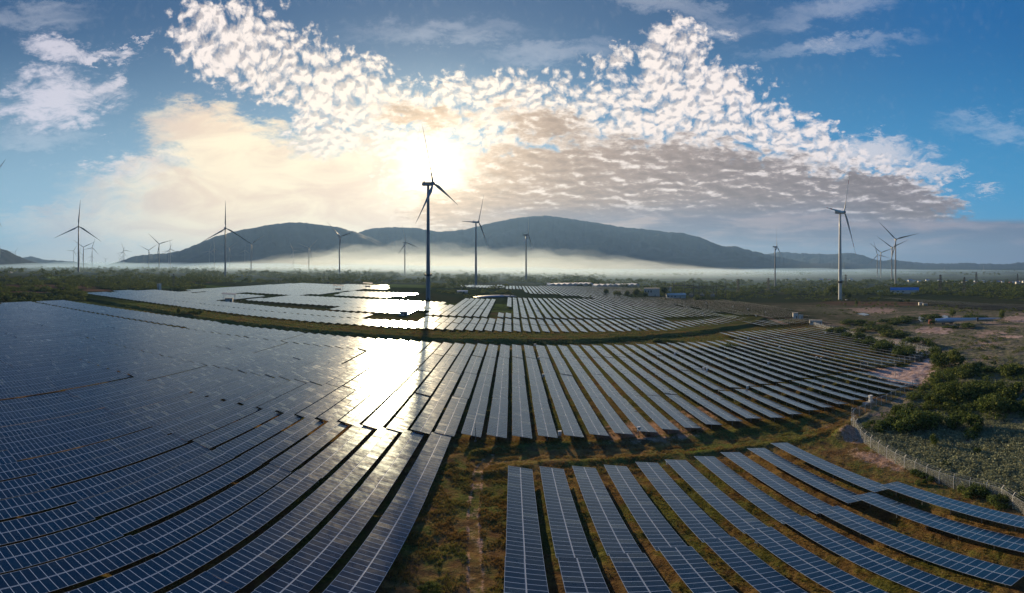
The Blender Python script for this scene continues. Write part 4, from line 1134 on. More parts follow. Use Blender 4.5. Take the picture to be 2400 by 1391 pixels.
# far woods and hedges across the plain
def scatter_px(n, x0, x1, y0, y1, dens=None, seed=0):
    """points spread evenly in the picture's band of ground"""
    g_ = np.random.default_rng(seed); out = []
    lon = (g_.uniform(x0, x1, n) - CX) / F_PX; py_ = y0 + (y1 - y0) * g_.random(n)
    for _ in range(1):
        tanv = np.tan((py_ - CY) / F_PX)
    r = np.full(n, 500.0)
    for _ in range(40):
        h = slope(np.sin(lon) * r); r = .5 * r + .5 * np.clip((CAM_H - h) / np.maximum(tanv, .003), 30, 6000)
    return np.sin(lon) * r, np.cos(lon) * r, py_, lon * F_PX + CX
def to_site(x, y):
    c, s = math.cos(ROLL), math.sin(ROLL)
    return x + 0.76, y
def in_array(x, y, pad=0):
    px_ = CX + F_PX * np.arctan2(x, y); r = np.hypot(x, y); py_ = CY - F_PX * np.arctan2(slope(x) - CAM_H, r)
    m = np.zeros(np.shape(x), bool)
    for P_ in FP: m |= inpoly(px_, py_, P_)
    return m
Vp = []
TT = tmpl('bush', 46, .17, 4, 300) + tmpl('tree', 60, .10, 4, 320)
g_ = np.random.default_rng(5)
for (n, x0, x1, y0, y1, thr, hh) in ((1800, 1380, 2440, 686, 706, .50, 5), (800, 1130, 1400, 672, 690, .50, 5), (5200, -40, 480, 632, 684, .47, 6.5), (3600, 440, 1010, 640, 664, .46, 6.5), (3000, 1010, 1420, 648, 676, .46, 7), (700, 1010, 1240, 680, 698, .5, 3.5), (2600, 1380, 2120, 660, 692, .42, 7.5), (4200, 1950, 2440, 664, 694, .40, 7), (900, -40, 200, 676, 706, .56, 5), (2600, 0, 2400, 628, 648, .45, 9), (500, 1020, 1400, 684, 692, .5, 4), (700, 1900, 2420, 700, 745, .60, 4)):
    x, y, py_, px_ = scatter_px(n, x0, x1, y0, y1, seed=int(x0) + 77 + n)
    r = np.hypot(x, y)
    f = fbm(px_ / 38.0, py_ / 4.5, 3, 61)
    ok = (f > thr) & ~in_array(x, y) & (r > 150) & (r < 5600)
    x, y, r = x[ok], y[ok], r[ok]
    m = len(x); z = height(x, y, True)
    h = hh * (0.45 + 0.8 * g_.random(m)) * np.clip(r / 900, .8, 1.5); kd = g_.integers(0, 8, m)
    w = np.where(kd < 4, h * .85, h * 1.35)
    hz_ = np.where(kd < 4, h * .7, h)
    Vp.append(np.stack([x, y, z - .3, w, hz_, g_.random(m) * 6.28, kd, g_.random(m) * .3], 1))
merged('woodland', TT, np.concatenate(Vp), M_LEAF, 'woods, hedges and scrub reading as one mass across the hazy plain', 'woodland')
# dense belt of undergrowth between the labelled bushes
def scrub_pts(n, x0, x1, y0, y1, thr, h0, h1, seed, px_mask=None, sc=(26, 7)):
    x, y, py_, px_ = scatter_px(n, x0, x1, y0, y1, seed=seed); g_ = np.random.default_rng(seed)
    f = fbm(px_ / sc[0], py_ / sc[1], 3, seed)
    d, _ = polydist(x, y, FENCE_A)
    left = (x < np.interp(y, [p[1] for p in FENCE_A], [p[0] for p in FENCE_A])) & (y < 92)
    ok = (f > thr) & ~left & (d > 1.2) & ~inpoly(x, y, SAND) & ~inpoly(x, y, URP) & ~((x < 118) & (y > 86))
    if px_mask is not None: ok &= px_mask(px_, py_)
    x, y = x[ok], y[ok]; m = len(x)
    h = h0 + (h1 - h0) * g_.random(m) ** 1.5
    return np.stack([x, y, height(x, y) - .08, h * (0.9 + .6 * g_.random(m)), h, g_.random(m) * 6.28, g_.integers(0, 4, m), g_.random(m) * .3], 1)
TB = tmpl('bush', 150, .085, 4, 400)
A1 = scrub_pts(800, 2020, 2420, 868, 985, .47, 1.0, 2.8, 71, lambda px_, py_: px_ > 2090 + (985 - py_) * .9)
A2 = scrub_pts(620, 1945, 2420, 752, 848, .47, 0.8, 2.2, 72, lambda px_, py_: (py_ < 770 + (px_ - 1945) * .42))
A3 = scrub_pts(260, 2080, 2420, 1085, 1215, .50, .5, 1.3, 73, lambda px_, py_: py_ > 1098 + (px_ - 2120) * .34)
merged('undergrowth', TB, np.concatenate([A1, A2, A3]), M_LEAF, 'green undergrowth filling the waste land between the bushes', 'undergrowth')
TS = tmpl('bush', 90, .095, 4, 500)
S1 = scrub_pts(6500, 1990, 2430, 1000, 1195, .42, .35, 1.7, 81, lambda px_, py_: py_ > 1003 + np.maximum(0, px_ - 2300) * -.05, sc=(14, 5))
S2 = scrub_pts(6000, 2130, 2430, 835, 1000, .42, .3, .9, 82, sc=(16, 4))
S3 = scrub_pts(1600, 2000, 2420, 755, 835, .56, .3, .9, 83, sc=(18, 3))
bx_ = np.random.default_rng(9).uniform(-300, 110, 420); by_ = np.interp(bx_, [p[0] for p in BERM], [p[1] for p in BERM]) - 13.6 + np.random.default_rng(10).normal(size=420) * 1.0
bm_ = fbm(bx_ / 16.0, bx_ * 0, 3, 12) > .45; bx_, by_ = bx_[bm_], by_[bm_]; g_ = np.random.default_rng(12); bh = .5 + 1.3 * g_.random(len(bx_)) ** 2
merged('bank_shrubs', TB, np.stack([bx_, by_, height(bx_, by_) - .1, bh * 1.3, bh, g_.random(len(bx_)) * 6.28, g_.integers(0, 4, len(bx_)), g_.random(len(bx_)) * .2], 1), M_LEAF, 'dark shrubs tangled along the foot of the grass bank', 'undergrowth')
merged('scrub', TS, np.concatenate([S1, S2, S3]), M_SCRUB, 'silver green knee-high scrub covering the waste land outside the fence', 'scrub')
# grass tufts
def tuft_tmpl(seed):
    g_ = np.random.default_rng(seed); n = 9
    a = g_.random(n) * 6.28; l = .6 + .5 * g_.random(n); lean = .25 + .5 * g_.random(n); w = .07 + .05 * g_.random(n)
    b0 = np.stack([.12 * np.cos(a), .12 * np.sin(a), 0 * a], 1); tp = b0 + np.stack([np.cos(a) * lean * l, np.sin(a) * lean * l, l], 1)
    t = np.stack([-np.sin(a), np.cos(a), 0 * a], 1) * w[:, None]; md = (b0 + tp) / 2
    return np.stack([b0, md + t, tp, md - t], 1).reshape(-1, 3), np.repeat(g_.random(n), 4)
def grass_zone(n, x0, x1, y0, y1, seed, h0, h1, keep=None):
    g_ = np.random.default_rng(seed); x = g_.uniform(x0, x1, n); y = g_.uniform(y0, y1, n)
    f = fbm(x / 2.2, y / 2.2, 3, seed); ok = f > .42
    d, _ = polydist(x, y, TRACK); ok &= d > .7
    d, _ = polydist(x, y, ROADN); ok &= (np.abs(d - 1.2) > .5)
    if keep is not None: ok &= keep(x, y)
    x, y, f = x[ok], y[ok], f[ok]; m = len(x); h = (h0 + (h1 - h0) * g_.random(m) ** 2) * (.6 + 1.2 * (f - .4))
    patch = fbm(x / 7.0, y / 7.0, 3, 991)
    return np.stack([x, y, height(x, y) - .03, h * 1.2, h, g_.random(m) * 6.28, g_.integers(0, 3, m), np.clip((patch - .35) * 1.1, 0, .5) + .1 * g_.random(m)], 1)
infence = lambda x, y: x < np.interp(y, [p[1] for p in FENCE_A], [p[0] for p in FENCE_A]) - .6
G_ = [grass_zone(20000, -12.5, 2, 33, 92, 1, .14, .42), grass_zone(14000, 2, 56, 20, 76, 2, .12, .34), grass_zone(22000, -8, 86, 74.5, 92, 3, .14, .42, infence), grass_zone(9000, 50, 86, 18, 90, 4, .14, .45, infence),
      grass_zone(12000, -6, 80, 91, 130, 5, .18, .4), grass_zone(9000, -10, 200, 206, 250, 6, .3, .7), grass_zone(8000, -260, -10, 207, 250, 7, .3, .8)]
merged('grass', [tuft_tmpl(s_) for s_ in (1, 2, 3)], np.concatenate(G_), M_GRASS, 'dry and green grass tufts between and around the solar rows', 'grass')

# ------------------------------------------------------------------ fences
def chain_mat():
    m_ = bpy.data.materials.new("chain_link"); m_.use_nodes = True; t = m_.node_tree; q = NG(t); b = t.nodes['Principled BSDF']
    b.inputs['Base Color'].default_value = (0.55, 0.57, 0.60, 1); b.inputs['Metallic'].default_value = 0.3; b.inputs['Roughness'].default_value = 0.5
    u, v, _ = q.sep(q.node('ShaderNodeUVMap').outputs[0])
    a = q.m('ABSOLUTE', q.sub(q.m('FRACT', q.mul(q.add(u, v), 8.0)), .5)); c = q.m('ABSOLUTE', q.sub(q.m('FRACT', q.mul(q.sub(u, v), 8.0)), .5))
    wire = q.m('MAXIMUM', q.m('GREATER_THAN', a, 0.45), q.m('GREATER_THAN', c, 0.45))
    tr = q.node('ShaderNodeBsdfTransparent'); mx = q.node('ShaderNodeMixShader')
    q.l.new(wire, mx.inputs[0]); q.l.new(tr.outputs[0], mx.inputs[1]); q.l.new(b.outputs[0], mx.inputs[2]); q.l.new(mx.outputs[0], t.nodes['Material Output'].inputs['Surface'])
    return m_
M_CHAIN = chain_mat()
M_POST = mat("fence_post_paint", (0.55, 0.57, 0.58), 0.5, 0.2)
def fence(pts, label, hgt=2.5, step=3.0, arm=1):
    P_ = [Vector((x, y, 0)) for x, y in pts]; S_ = [0]
    for a, b_ in zip(P_[:-1], P_[1:]): S_.append(S_[-1] + (b_ - a).length)
    tot = S_[-1]; n = int(tot / step)
    def at(s):
        for k in range(len(S_) - 1):
            if s <= S_[k + 1] + 1e-6:
                t = (s - S_[k]) / (S_[k + 1] - S_[k]); return P_[k].lerp(P_[k + 1], t), (P_[k + 1] - P_[k]).normalized()
    p0 = at(0)[0]; root = thing('chain_link_fence', (p0.x, p0.y, gz(p0.x, p0.y)), label, 'fence')
    mb = MB(); pv = MB(); pv.box((0, 0, hgt / 2 - .15), (0.09, 0.09, hgt + .3))
    pv.tube((0, 0, hgt), (0, .42 * arm, hgt + .5), .035, n=5); pm = pv.mesh('post', [M_POST]); w = MB()
    prev = None
    for i in range(n + 1):
        p, d = at(tot * i / n); z = gz(p.x, p.y); q_ = Vector((p.x, p.y, z)) - root.location
        o = ob('post', pm, root, q_, (0, 0, math.atan2(d.y, d.x)))
        top = q_ + Vector((-d.y * .42 * arm, d.x * .42 * arm, hgt + .5))
        if prev is not None:
            s0, s1 = tot * (i - 1) / n, tot * i / n; a, at_ = prev
            mb.quad([a + Vector((0, 0, .05)), q_ + Vector((0, 0, .05)), q_ + Vector((0, 0, hgt)), a + Vector((0, 0, hgt))], 0, [(s0, 0), (s1, 0), (s1, hgt), (s0, hgt)])
            w.tube(a + Vector((0, 0, hgt)), q_ + Vector((0, 0, hgt)), .02, n=3, caps=False)
            for f_ in (.5, 1.0): w.tube(a.lerp(a, 0) + Vector((0, 0, hgt)).lerp(at_ - a, f_), q_ + Vector((0, 0, hgt)).lerp(top - q_, f_), .012, n=3, caps=False)
        prev = (q_, top)
    ob('wire_mesh', mb.mesh('wire_mesh', [M_CHAIN]), root); ob('barbed_wire', w.mesh('barbed_wire', [M_POST]), root)
    return root
fence(FENCE_A, 'long curving chain link fence between the near rows and the bushes', arm=-1)
fence([(122, 123), (130, 119.5), (138, 117.8), (151, 117.0), (170, 119.5)], 'short chain link fence above the pale sandy clearing')
fence([(170, 119.5), (174, 142), (179, 174), (187, 212), (199, 252)], 'far chain link fence along the end of the middle rows', arm=-1)

# ------------------------------------------------------------------ electrical boxes
cb = MB(); cb.box((0, 0, 1.75), (0.85, 0.5, 1.0)); cb.box((0, 0, 2.28), (0.95, 0.6, .06)); CAB = cb.mesh('cabinet', [M_BOX])
cl = MB(); cl.box((0, 0, 0.55), (0.12, 0.12, 1.4)); CLEG = cl.mesh('leg', [M_STEEL])
cd_ = MB(); cd_.box((0, -.262, 1.75), (0.7, 0.02, 0.85)); CDOOR = cd_.mesh('door', [M_BOX])
BX = [(1777, 1283, 'white box hanging under the tilted table, nearest box at lower right'), (1566, 1098, 'white box under the top end of the sixth foreground row'),
 (1497, 1023, 'white box at the near end of the eighth middle row'), (1312, 1032, 'white box on post at near edge of middle block, left of centre'), (1273, 893, 'white box between middle rows, second up the left aisle'),
 (1263, 850, 'white box between middle rows, third up the left aisle'), (1254, 818, 'white box at the far end of the left aisle'), (1752, 922, 'white box alone between middle rows, right of centre'),
 (1649, 875, 'left box of the close pair between middle rows'), (1657, 878, 'right box of the close pair between middle rows'), (1582, 838, 'white box up the aisle beyond the close pair'),
 (1801, 861, 'white box between middle rows, left of the second pair'), (1913, 849, 'left box of the second close pair near the far rows'), (1924, 851, 'right box of the second close pair near the far rows'),
 (1754, 801, 'white box at the head of the back rows'), (1827, 824, 'white box between the back rows, left one'), (1935, 788, 'white box between the farthest back rows'), (2014, 803, 'white box near the far chain link fence'),
 (1494, 779, 'white box at the edge of the grass road, far field'), (1463, 764, 'white box in the far field aisle, second from the grass road'), (1438, 751, 'white box in the far field aisle, third from the grass road'),
 (1431, 732, 'white box in the far field aisle, fourth from the grass road'), (1531, 731, 'white box among far rows right of the aisle'), (1606, 740, 'white box among far rows, left of a level pair'),
 (1648, 740, 'white box among far rows, right of a level pair'), (1647, 762, 'white box among far rows, lowest at right'), (1413, 723, 'white box among far rows, farthest up the aisle'),
 (1772, 746, 'white box where grass road meets the far rows'), (1794, 737, 'white box right of the road junction'), (1753, 729, 'white box in the farthest dark field, right'), (1718, 723, 'white box in the farthest dark field, centre right'),
 (1655, 714, 'white box in the farthest dark field, back row'), (1611, 723, 'white box in the farthest dark field, front row'), (1584, 717, 'white box in the farthest dark field, left of front one'), (1505, 708, 'white box at left of the farthest dark field'), (1262, 733, 'white box between central far rows, middle of three'), (1263, 759, 'white box between central far rows, nearest of three'), (1256, 722, 'white box between central far rows, farthest of three')]
for px_, py_, lab in BX:
    x, y = pix(px_, py_)
    o = thing('combiner_box', (x, y, gz(x, y)), lab, 'electrical box', 'white electrical boxes among the rows', rz=0.2)
    k = min(1.25, max(.8, math.hypot(x, y) / 190)); o.scale = (k, k, .62 if math.hypot(x, y) < 85 else 1)
    for nm, me in (('cabinet', CAB), ('leg', CLEG), ('door', CDOOR)): ob(nm, me, o)
x, y = pix(2040, 946); o = thing('control_cabinet', (x, y, gz(x, y)), 'pale control cabinet on a concrete slab inside the fence bend', 'cabinet')
b = MB(); b.box((0, 0, 1.4), (1.0, .8, 1.7)); b.box((0, 0, 2.3), (1.1, .9, .08)); ob('cabinet', b.mesh('cabinet', [M_BOX]), o)
b = MB(); b.box((-.8, 0, .2), (3.4, 1.5, .55)); ob('slab', b.mesh('slab', [M_CONC]), o)

# poles and masts
def pole(px_, py_, h, label, head='rod', grp='slim poles and masts'):
    x, y = pix(px_, py_); o = thing('mast', (x, y, gz(x, y)), label, 'pole', grp)
    b = MB(); b.tube((0, 0, -.2), (0, 0, h * .72), .09, .06, 8); b.tube((0, 0, h * .72), (0, 0, h), .035, .01, 6); ob('pole', b.mesh('pole', [M_STEEL]), o)
    b = MB()
    if head == 'camera':
        b.box((.25, 0, h * .70), (.5, .14, .14)); ob('camera_head', b.mesh('camera_head', [M_BOX]), o)
        b = MB(); b.box((0, 0, 1.4), (.35, .25, .5)); ob('junction_box', b.mesh('junction_box', [M_BOX]), o)
    else: b.tube((0, 0, 0), (0, 0, .25), .3, .25, 8); ob('footing', b.mesh('footing', [M_CONC]), o)
pole(1114.6, 1036, 4.8, 'slim mast at the head of the dirt track, its long shadow pointing at the camera')
pole(2098, 888, 7.0, 'camera mast on the pale sandy clearing', 'camera')
pole(1996, 1015, 6.0, 'camera mast at the bend of the near fence', 'camera')
pole(2124, 822, 6.0, 'mast behind the short fence by the bushes', 'camera')
pole(565, 706, 11, 'mast standing in the left far field beside the roofed cabin')
pole(719, 694, 9, 'thin mast in the middle of the bright far field')
pole(765, 724, 9, 'thin mast on the aisle of the bright far field')
pole(578, 699, 8, 'shorter mast right of the one beside the roofed cabin')
pole(205, 838, 6, 'faint mast among the left rows')
def lattice(px_, py_, hp, label, arms=3):
    x, y = pix(px_, py_); r = math.hypot(x, y); h = hp * r / F_PX; o = thing('lattice_tower', (x, y, float(slope(x))), label, 'lattice tower', 'lattice power towers')
    b = MB(); w0, w1 = h * .09, h * .022
    def c(k, t): s_ = w0 + (w1 - w0) * t; return Vector((s_ * (1 if k in (0, 3) else -1), s_ * (1 if k < 2 else -1), h * t))
    for k in range(4):
        b.tube(c(k, 0), c(k, 1), h * .008, n=4)
        for i in range(7): b.tube(c(k, i / 7), c((k + 1) % 4, (i + 1) / 7), h * .005, n=3, caps=False); b.tube(c((k + 1) % 4, i / 7), c(k, (i + 1) / 7), h * .005, n=3, caps=False)
    ob('frame', b.mesh('frame', [M_DARK]), o)
    for i in range(arms):
        b = MB(); z = h * (.72 + .11 * i); b.tube((-h * .16, 0, z), (h * .16, 0, z), h * .008, n=4); b.tube((-h * .16, 0, z), (0, 0, z + h * .05), h * .005, n=3); b.tube((h * .16, 0, z), (0, 0, z + h * .05), h * .005, n=3)
        ob('cross_arm', b.mesh('cross_arm', [M_DARK]), o)
lattice(407, 676, 34, 'lattice tower at the back corner of the left far field', 1)
lattice(1730, 690, 36, 'lattice tower left of the lone grey turbine'); lattice(1801, 686, 34, 'lattice tower right beside the lone grey turbine')
lattice(1353, 671, 18, 'small lattice mast before the zigzag roofs', 1); lattice(2204, 688, 44, 'lattice tower in the dark woods at right, tallest')
lattice(2260, 690, 40, 'lattice tower in the dark woods, right of the tallest'); lattice(2288, 668, 30, 'faint lattice tower over the town'); lattice(1982, 680, 36, 'lattice tower right of the red banded turbine')
lattice(2385, 668, 26, 'faint lattice tower near the right edge')

# ------------------------------------------------------------------ buildings
def cabin(px_, py_, w, d, h, label, canopy=False, rz=0.0, roofm=None, name='inverter_cabin', wallm=None, grp=None, cat='cabin', gable=0.0):
    x, y = pix(px_, py_); z = gz(x, y); o = thing(name, (x, y, z), label, cat, grp, rz=rz)
    b = MB(); b.box((0, 0, h / 2 - .2), (w, d, h + .4)); ob('wall', b.mesh('wall', [wallm or M_WHITE2]), o)
    b = MB()
    if gable:
        v = [(-w / 2 - .4, -d / 2 - .4, h), (w / 2 + .4, -d / 2 - .4, h), (w / 2 + .4, 0, h + gable), (-w / 2 - .4, 0, h + gable), (-w / 2 - .4, d / 2 + .4, h), (w / 2 + .4, d / 2 + .4, h)]
        b.quad([v[0], v[1], v[2], v[3]]); b.quad([v[3], v[2], v[5], v[4]]); b.quad([v[0], v[3], v[4]]); b.quad([v[1], v[5], v[2]]); b.quad([v[0], v[4], v[5], v[1]])
    else: b.box((0, 0, h + .1), (w + .5, d + .5, .2))
    ob('roof', b.mesh('roof', [roofm or M_CONC]), o)
    b = MB(); b.box((w * .2, -d / 2 - .03, min(1.1, h * .4)), (min(1.1, w * .2), .06, min(2.2, h * .8))); ob('door', b.mesh('door', [M_DARK]), o)
    if w > 4:
        for k in range(3): b = MB(); b.box((-w * .4 + k * w * .17, -d / 2 - .02, h * .6), (w * .08, .05, h * .28)); ob('window', b.mesh('window', [M_DARK]), o)
    if canopy:
        b = MB(); b.box((0, 0, h + 4.2), (w * 1.9, d * 1.5, .25), rot=Euler((R(8), R(4), 0)).to_matrix()); ob('canopy', b.mesh('canopy', [M_STEEL]), o)
        for sx in (-1, 1):
            for sy in (-1, 1): b = MB(); b.tube((sx * w * .75, sy * d * .55, -.3), (sx * w * .75, sy * d * .55, h + 4.1), .12, n=6); ob('post', b.mesh('post', [M_STEEL]), o)
    return o
IG = 'roofed inverter cabins in the far field'
cabin(537, 708, 7, 4.5, 3.4, 'roofed cabin on posts in the left part of far field, largest', True, .5, grp=IG)
cabin(793, 682, 8, 5, 3.2, 'roofed dark cabin between the two bright far arrays', True, .3, grp=IG)
cabin(862, 675, 8, 5, 3.2, 'roofed cabin farthest back beside the brightest array', True, .2, grp=IG)
cabin(946, 740, 6, 4, 2.8, 'roofed cabin in the sun glare gap of the far field', True, .2, grp=IG)
cabin(373, 680, 4, 4, 8, 'small white tower house behind the left far array', name='hut', cat='hut')
cabin(1864, 747, 4, 3, 4.5, 'white transformer block left of the dirt road end', rz=-.5, wallm=M_BOX, name='transformer', cat='transformer')
cabin(1877, 748, 3, 2.5, 3, 'smaller transformer block beside the white one', rz=-.5, wallm=M_BOX, name='transformer', cat='transformer')
cabin(1905, 762, 4.5, 3, 3.2, 'weathered container left of the white one below the dirt road', rz=-.6, name='container', cat='container')
cabin(1919, 762, 4.5, 3, 3.2, 'white container right of the weathered one below the dirt road', rz=-.6, wallm=M_BOX, name='container', cat='container')
cabin(1528, 694, 22, 12, 11, 'big pale building behind the conifers, left of the substation', rz=-.3, wallm=M_WHITE2, name='building', cat='building')
cabin(1584, 699, 26, 10, 4.5, 'long low pale building before the substation', rz=-.25, name='building', cat='building', roofm=M_WHITE2, gable=2)
cabin(1567, 686, 9, 9, 9, 'narrow pale block right of the big pale building', rz=-.3, name='building', cat='building')
cabin(2120, 688, 50, 16, 6, 'long shed with bright blue roof in the woods at right', rz=-.86, name='shed', cat='shed', roofm=M_BLUE, gable=4.5)
cabin(2055, 687, 22, 10, 3, 'low green roofed shed left of the blue roofed one', rz=-.8, name='shed', cat='shed', roofm=mat("green_roof_sheet", (.12, .28, .22), .6), gable=1)
cabin(1084, 687, 14, 8, 2.6, 'small shed with bright flat roof right of the central tower', rz=0, name='shed', cat='shed', roofm=M_PALE, gable=1)
cabin(2158, 716, 5, 4, 3.4, 'small pale hut on the brown field at right', rz=-.7, name='hut', cat='hut'); cabin(2168, 717, 5, 3, 2.5, 'lower hut beside the small pale one', rz=-.7, name='hut', cat='hut')
# zigzag roofed sheds
M_ROOFW = mat("pale_roof_sheet", (0.62, 0.63, 0.64), 0.45)
for q, (xa, xb, yy, lab) in enumerate(((1290, 1392, 671, 'left row of pale zigzag roofed sheds in the haze'), (1398, 1500, 673, 'right row of pale zigzag roofed sheds in the haze'))):
    A_ = Vector((*pix(xa, yy), 0)); B_ = Vector((*pix(xb, yy), 0)); n = 8; o = thing('shed_row', (A_.x, A_.y, float(slope(A_.x))), lab, 'shed', rz=math.atan2((B_ - A_).y, (B_ - A_).x)); W = (B_ - A_).length / n
    b = MB(); r_ = MB()
    for k in range(n):
        x0, x1 = k * W, (k + 1) * W; xm = (x0 + x1) / 2; b.box((xm, 15, 1.0), (W * .98, 28, 3.0))
        for p in ([(x0, 0, 2.6), (xm, 0, 5.4), (xm, 30, 5.4), (x0, 30, 2.6)], [(xm, 0, 5.4), (x1, 0, 2.6), (x1, 30, 2.6), (xm, 30, 5.4)], [(x0, 0, 2.6), (x1, 0, 2.6), (xm, 0, 5.4)]): r_.quad(p[::-1] if len(p) == 4 else p)
    ob('wall', b.mesh('wall', [M_WHITE2]), o); ob('roof', r_.mesh('roof', [M_ROOFW]), o)
# substation gantries
o = thing('substation', (*pix(1632, 697), float(slope(pix(1632, 697)[0])) - .5), 'substation of dark posts and beams beside the dark trees', 'substation', rz=-.45)
for k, (xx, yy, hh) in enumerate(((-32, 0, 26), (-16, -6, 27), (-4, 0, 29), (4, -8, 27), (12, 4, 25), (28, -2, 26), (41, 0, 27), (-20, 10, 20), (8, 14, 20), (24, 12, 20))):
    b = MB(); b.tube((xx, yy, 0), (xx, yy, hh * .82), .6, .35, 4); b.tube((xx, yy, hh * .8), (xx, yy, hh), .15, .05, 4); ob('post', b.mesh('post', [M_DARK]), o)
for (x0, y0, x1, y1, z) in ((-32, 0, -4, 0, 17), (-4, 0, 41, 0, 16), (-20, 10, 24, 12, 13), (-16, -6, 4, -8, 14)):
    b = MB(); b.box(((x0 + x1) / 2, (y0 + y1) / 2, z), (abs(x1 - x0), .9, .9)); ob('beam', b.mesh('beam', [M_DARK]), o)
for k in range(4): b = MB(); b.box((-22 + 15 * k, 6, 2.2), (6, 4, 4.5)); b.tube((-22 + 15 * k, 6, 4.4), (-22 + 15 * k, 6, 7), .3, n=5); ob('transformer', b.mesh('transformer', [M_STEEL]), o)
# town
hv = [('house', M_WHITE2), ('house', M_PALE)]
HM = []
for k in range(3):
    b = MB(); w, d, h = 11 + 3 * k, 8, 4 + 2.2 * k; b.box((0, 0, h / 2 - 1), (w, d, h + 2)); W_ = b.mesh('wall', [M_PALE])
    b = MB(); v = [(-w / 2 - .5, -d / 2 - .5, h), (w / 2 + .5, -d / 2 - .5, h), (w / 2 + .5, 0, h + 2.4), (-w / 2 - .5, 0, h + 2.4), (-w / 2 - .5, d / 2 + .5, h), (w / 2 + .5, d / 2 + .5, h)]
    for f_ in ((0, 1, 2, 3), (3, 2, 5, 4), (0, 3, 4), (1, 5, 2), (0, 4, 5, 1)): b.quad([v[i] for i in f_])
    HM.append((W_, b.mesh('roof', [(M_RED, M_ROOFW, M_BLUE)[k]])))
g_ = np.random.default_rng(31)
for k in range(46):
    px_ = (2110 + 290 * (k + g_.random()) / 38) if k < 38 else 1840 + 25 * (k - 38) + 10 * g_.random(); py_ = 657.5 + 6 * g_.random() if k < 38 else 655 + 2 * g_.random()
    x, y = pix(px_, py_ + 3); o = thing('house', (x, y, float(slope(x))), 'small pale house of the hazy town, %s of the row counted from the left' % ordw(k if k < 38 else k - 38) if k < 38 else 'tiny pale house left of the town below the mountain foot, %s from the left' % ordw(k - 38), 'house', 'houses of the far town', rz=-.9 + g_.random())
    s_ = .5 + .35 * g_.random(); o.scale = (s_, s_, s_); W_, R_ = HM[k % 3]; ob('wall', W_, o); ob('roof', R_, o)

# ------------------------------------------------------------------ pond, blade transport, rubble
mw = bpy.data.materials.new("pond_water"); mw.use_nodes = True; bw = mw.node_tree.nodes['Principled BSDF']; bw.inputs['Base Color'].default_value = (.03, .05, .05, 1); bw.inputs['Roughness'].default_value = .06
q = NG(mw.node_tree); bn = q.node('ShaderNodeBump'); bn.inputs['Strength'].default_value = .08; q.l.new(q.noise(q.node('ShaderNodeNewGeometry').outputs['Position'], 1.5, 3), bn.inputs['Height']); q.l.new(bn.outputs[0], bw.inputs['Normal'])
def pond(nm, pts, lab):
    W = [pix(*p) for p in pts]; cx_ = sum(p[0] for p in W) / len(W); cy_ = sum(p[1] for p in W) / len(W); zz = max(gz(*p) for p in W) + .25
    N = 40; ring = []
    for i in range(N):
        t = i / N * len(W); a = W[int(t) % len(W)]; b_ = W[(int(t) + 1) % len(W)]; f_ = t - int(t); f_ = f_ * f_ * (3 - 2 * f_); ring.append((a[0] + (b_[0] - a[0]) * f_, a[1] + (b_[1] - a[1]) * f_))
    b = MB(); b.quad([(x, y, zz) for x, y in ring])
    for i in range(N): a, c = ring[i], ring[(i + 1) % N]; b.quad([(a[0], a[1], zz), (a[0], a[1], zz - 1.5), (c[0], c[1], zz - 1.5), (c[0], c[1], zz)])
    return tag(ob('pond', b.mesh('pond', [mw])), kind='structure')
pond('pond', [(2150, 747), (2158, 743), (2166, 748), (2174, 752), (2168, 755), (2157, 755)], '')
pond('pond', [(2205, 743), (2214, 741), (2222, 743), (2221, 750), (2206, 749)], '')
pond('pond', [(2145, 824), (2152, 823), (2157, 828), (2148, 829)], '')
pond('pond', [(2009, 737), (2024, 735), (2038, 739), (2026, 741)], '')
A_ = Vector((*pix(2192, 761), 0)); B_ = Vector((*pix(2348, 757), 0)); dd = (B_ - A_); rz = math.atan2(dd.y, dd.x); Lb = dd.length; za = gz(A_.x, A_.y) + .4
o = thing('long_cargo', (A_.x, A_.y, za), 'long pale blue turbine blade lying on a trailer by the pond', 'cargo', rz=rz)
b = MB(); n = 14; st = [(0, 1.35, 1.35), (.08, 1.35, 1.3), (.2, 1.7, .9), (.45, 1.25, .6), (.7, .85, .4), (.9, .45, .2), (1, .1, .05)]
for (s0, h0, w0), (s1, h1, w1) in zip(st[:-1], st[1:]):
    for i in range(n):
        a, c = 2 * math.pi * i / n, 2 * math.pi * (i + 1) / n
        b.quad([(s0 * Lb, math.cos(a) * w0, 2.6 + math.sin(a) * h0), (s1 * Lb, math.cos(a) * w1, 2.6 + math.sin(a) * h1), (s1 * Lb, math.cos(c) * w1, 2.6 + math.sin(c) * h1), (s0 * Lb, math.cos(c) * w0, 2.6 + math.sin(c) * h0)][::-1])
ob('blade', b.mesh('blade', [mat("pale_blue_gelcoat", (.50, .62, .78), .4)], True), o)
b = MB(); b.box((Lb * .62, 0, 2.3), (1.2, 2.6, 3.2)); ob('clamp', b.mesh('clamp', [M_DARK]), o)
t_ = thing('truck', (A_.x - 3.6 * math.cos(rz), A_.y - 3.6 * math.sin(rz), za - .3), 'red truck cab at the root end of the pale blue blade', 'truck', rz=rz)
b = MB(); b.box((-.2, 0, 2.0), (2.2, 2.5, 2.6), top=(.85, .95)); ob('cab', b.mesh('cab', [M_RED]), t_)
b = MB(); b.box((-1.12, 0, 2.6), (.12, 2.1, .9)); ob('windscreen', b.mesh('windscreen', [M_DARK]), t_)
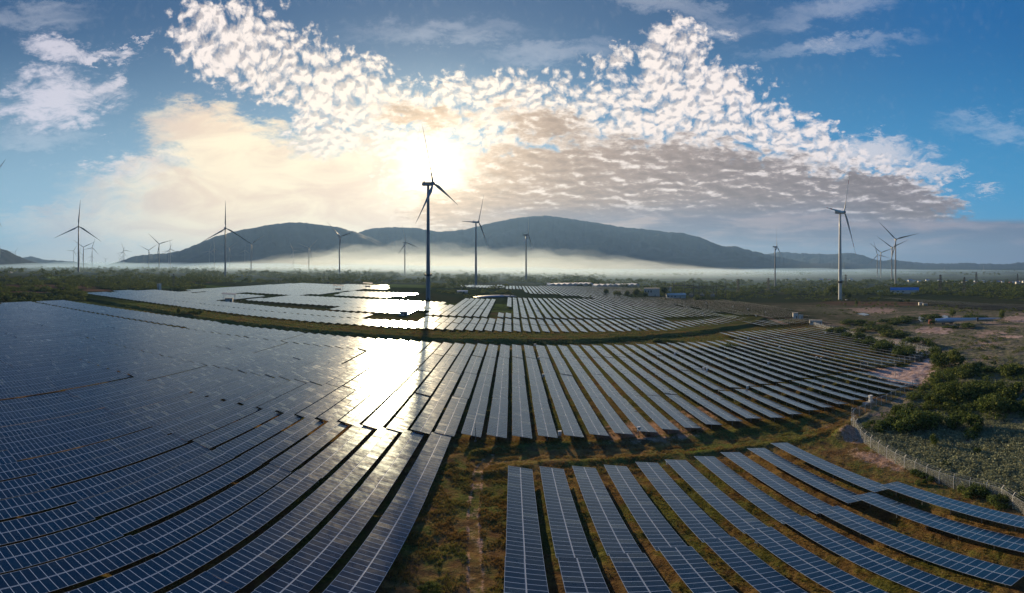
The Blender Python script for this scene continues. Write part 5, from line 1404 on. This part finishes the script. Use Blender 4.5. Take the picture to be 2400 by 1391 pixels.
b = MB(); b.box((9, 0, 1.15), (18, 2.4, .3)); ob('trailer_bed', b.mesh('trailer_bed', [M_DARK]), t_)
for xx in (-.4, 2.6, 9, 10.4, 15, 16.4):
    for s_ in (-1, 1): b = MB(); b.tube((xx, s_ * .95, .55), (xx, s_ * 1.25, .55), .52, n=12); ob('wheel', b.mesh('wheel', [M_DARK]), t_)
# blue tarpaulin roll / liner in the haze right of the central tower
A_ = pix(1118, 698); B_ = pix(1212, 697); o_ = MB(); L_ = math.hypot(B_[0] - A_[0], B_[1] - A_[1])
for k in range(12):
    x0, x1 = L_ * k / 12, L_ * (k + 1) / 12; hh0, hh1 = 1.8 * math.sin(math.pi * k / 12) ** .5 + .2, 1.8 * math.sin(math.pi * (k + 1) / 12) ** .5 + .2
    for j in range(6):
        a, c = math.pi * j / 6, math.pi * (j + 1) / 6; o_.quad([(x0, 7 - 7 * math.cos(a), hh0 * math.sin(a)), (x0, 7 - 7 * math.cos(c), hh0 * math.sin(c)), (x1, 7 - 7 * math.cos(c), hh1 * math.sin(c)), (x1, 7 - 7 * math.cos(a), hh1 * math.sin(a))][::-1])
t_ = ob('tarpaulin', o_.mesh('tarpaulin', [mat("blue_grey_sheeting", (.16, .22, .32), .45, var=.15)], True), None, (A_[0], A_[1], float(slope(A_[0]))), (0, 0, math.atan2(B_[1] - A_[1], B_[0] - A_[0])))
tag(t_, 'long blue grey sheeting laid over a low heap right of the central tower', 'tarpaulin')
# pale rubble heap at the far left
x, y = pix(16, 640); b = MB(); g_ = random.Random(4)
for k in range(60):
    a = g_.random() * 6.28; rr = g_.random() ** .5 * 16; b.box((rr * math.cos(a) * 1.6, rr * math.sin(a), 4 * (1 - rr / 17)), (3 + 3 * g_.random(), 2 + 3 * g_.random(), 2.5 + 2 * g_.random()), rot=Euler((g_.random(), g_.random(), g_.random() * 3)).to_matrix())
tag(ob('rubble_heap', b.mesh('rubble_heap', [M_CONC]), None, (x, y, float(slope(x)) - .5)), 'pale rubble heap on the rise at the left edge', 'rubble heap')
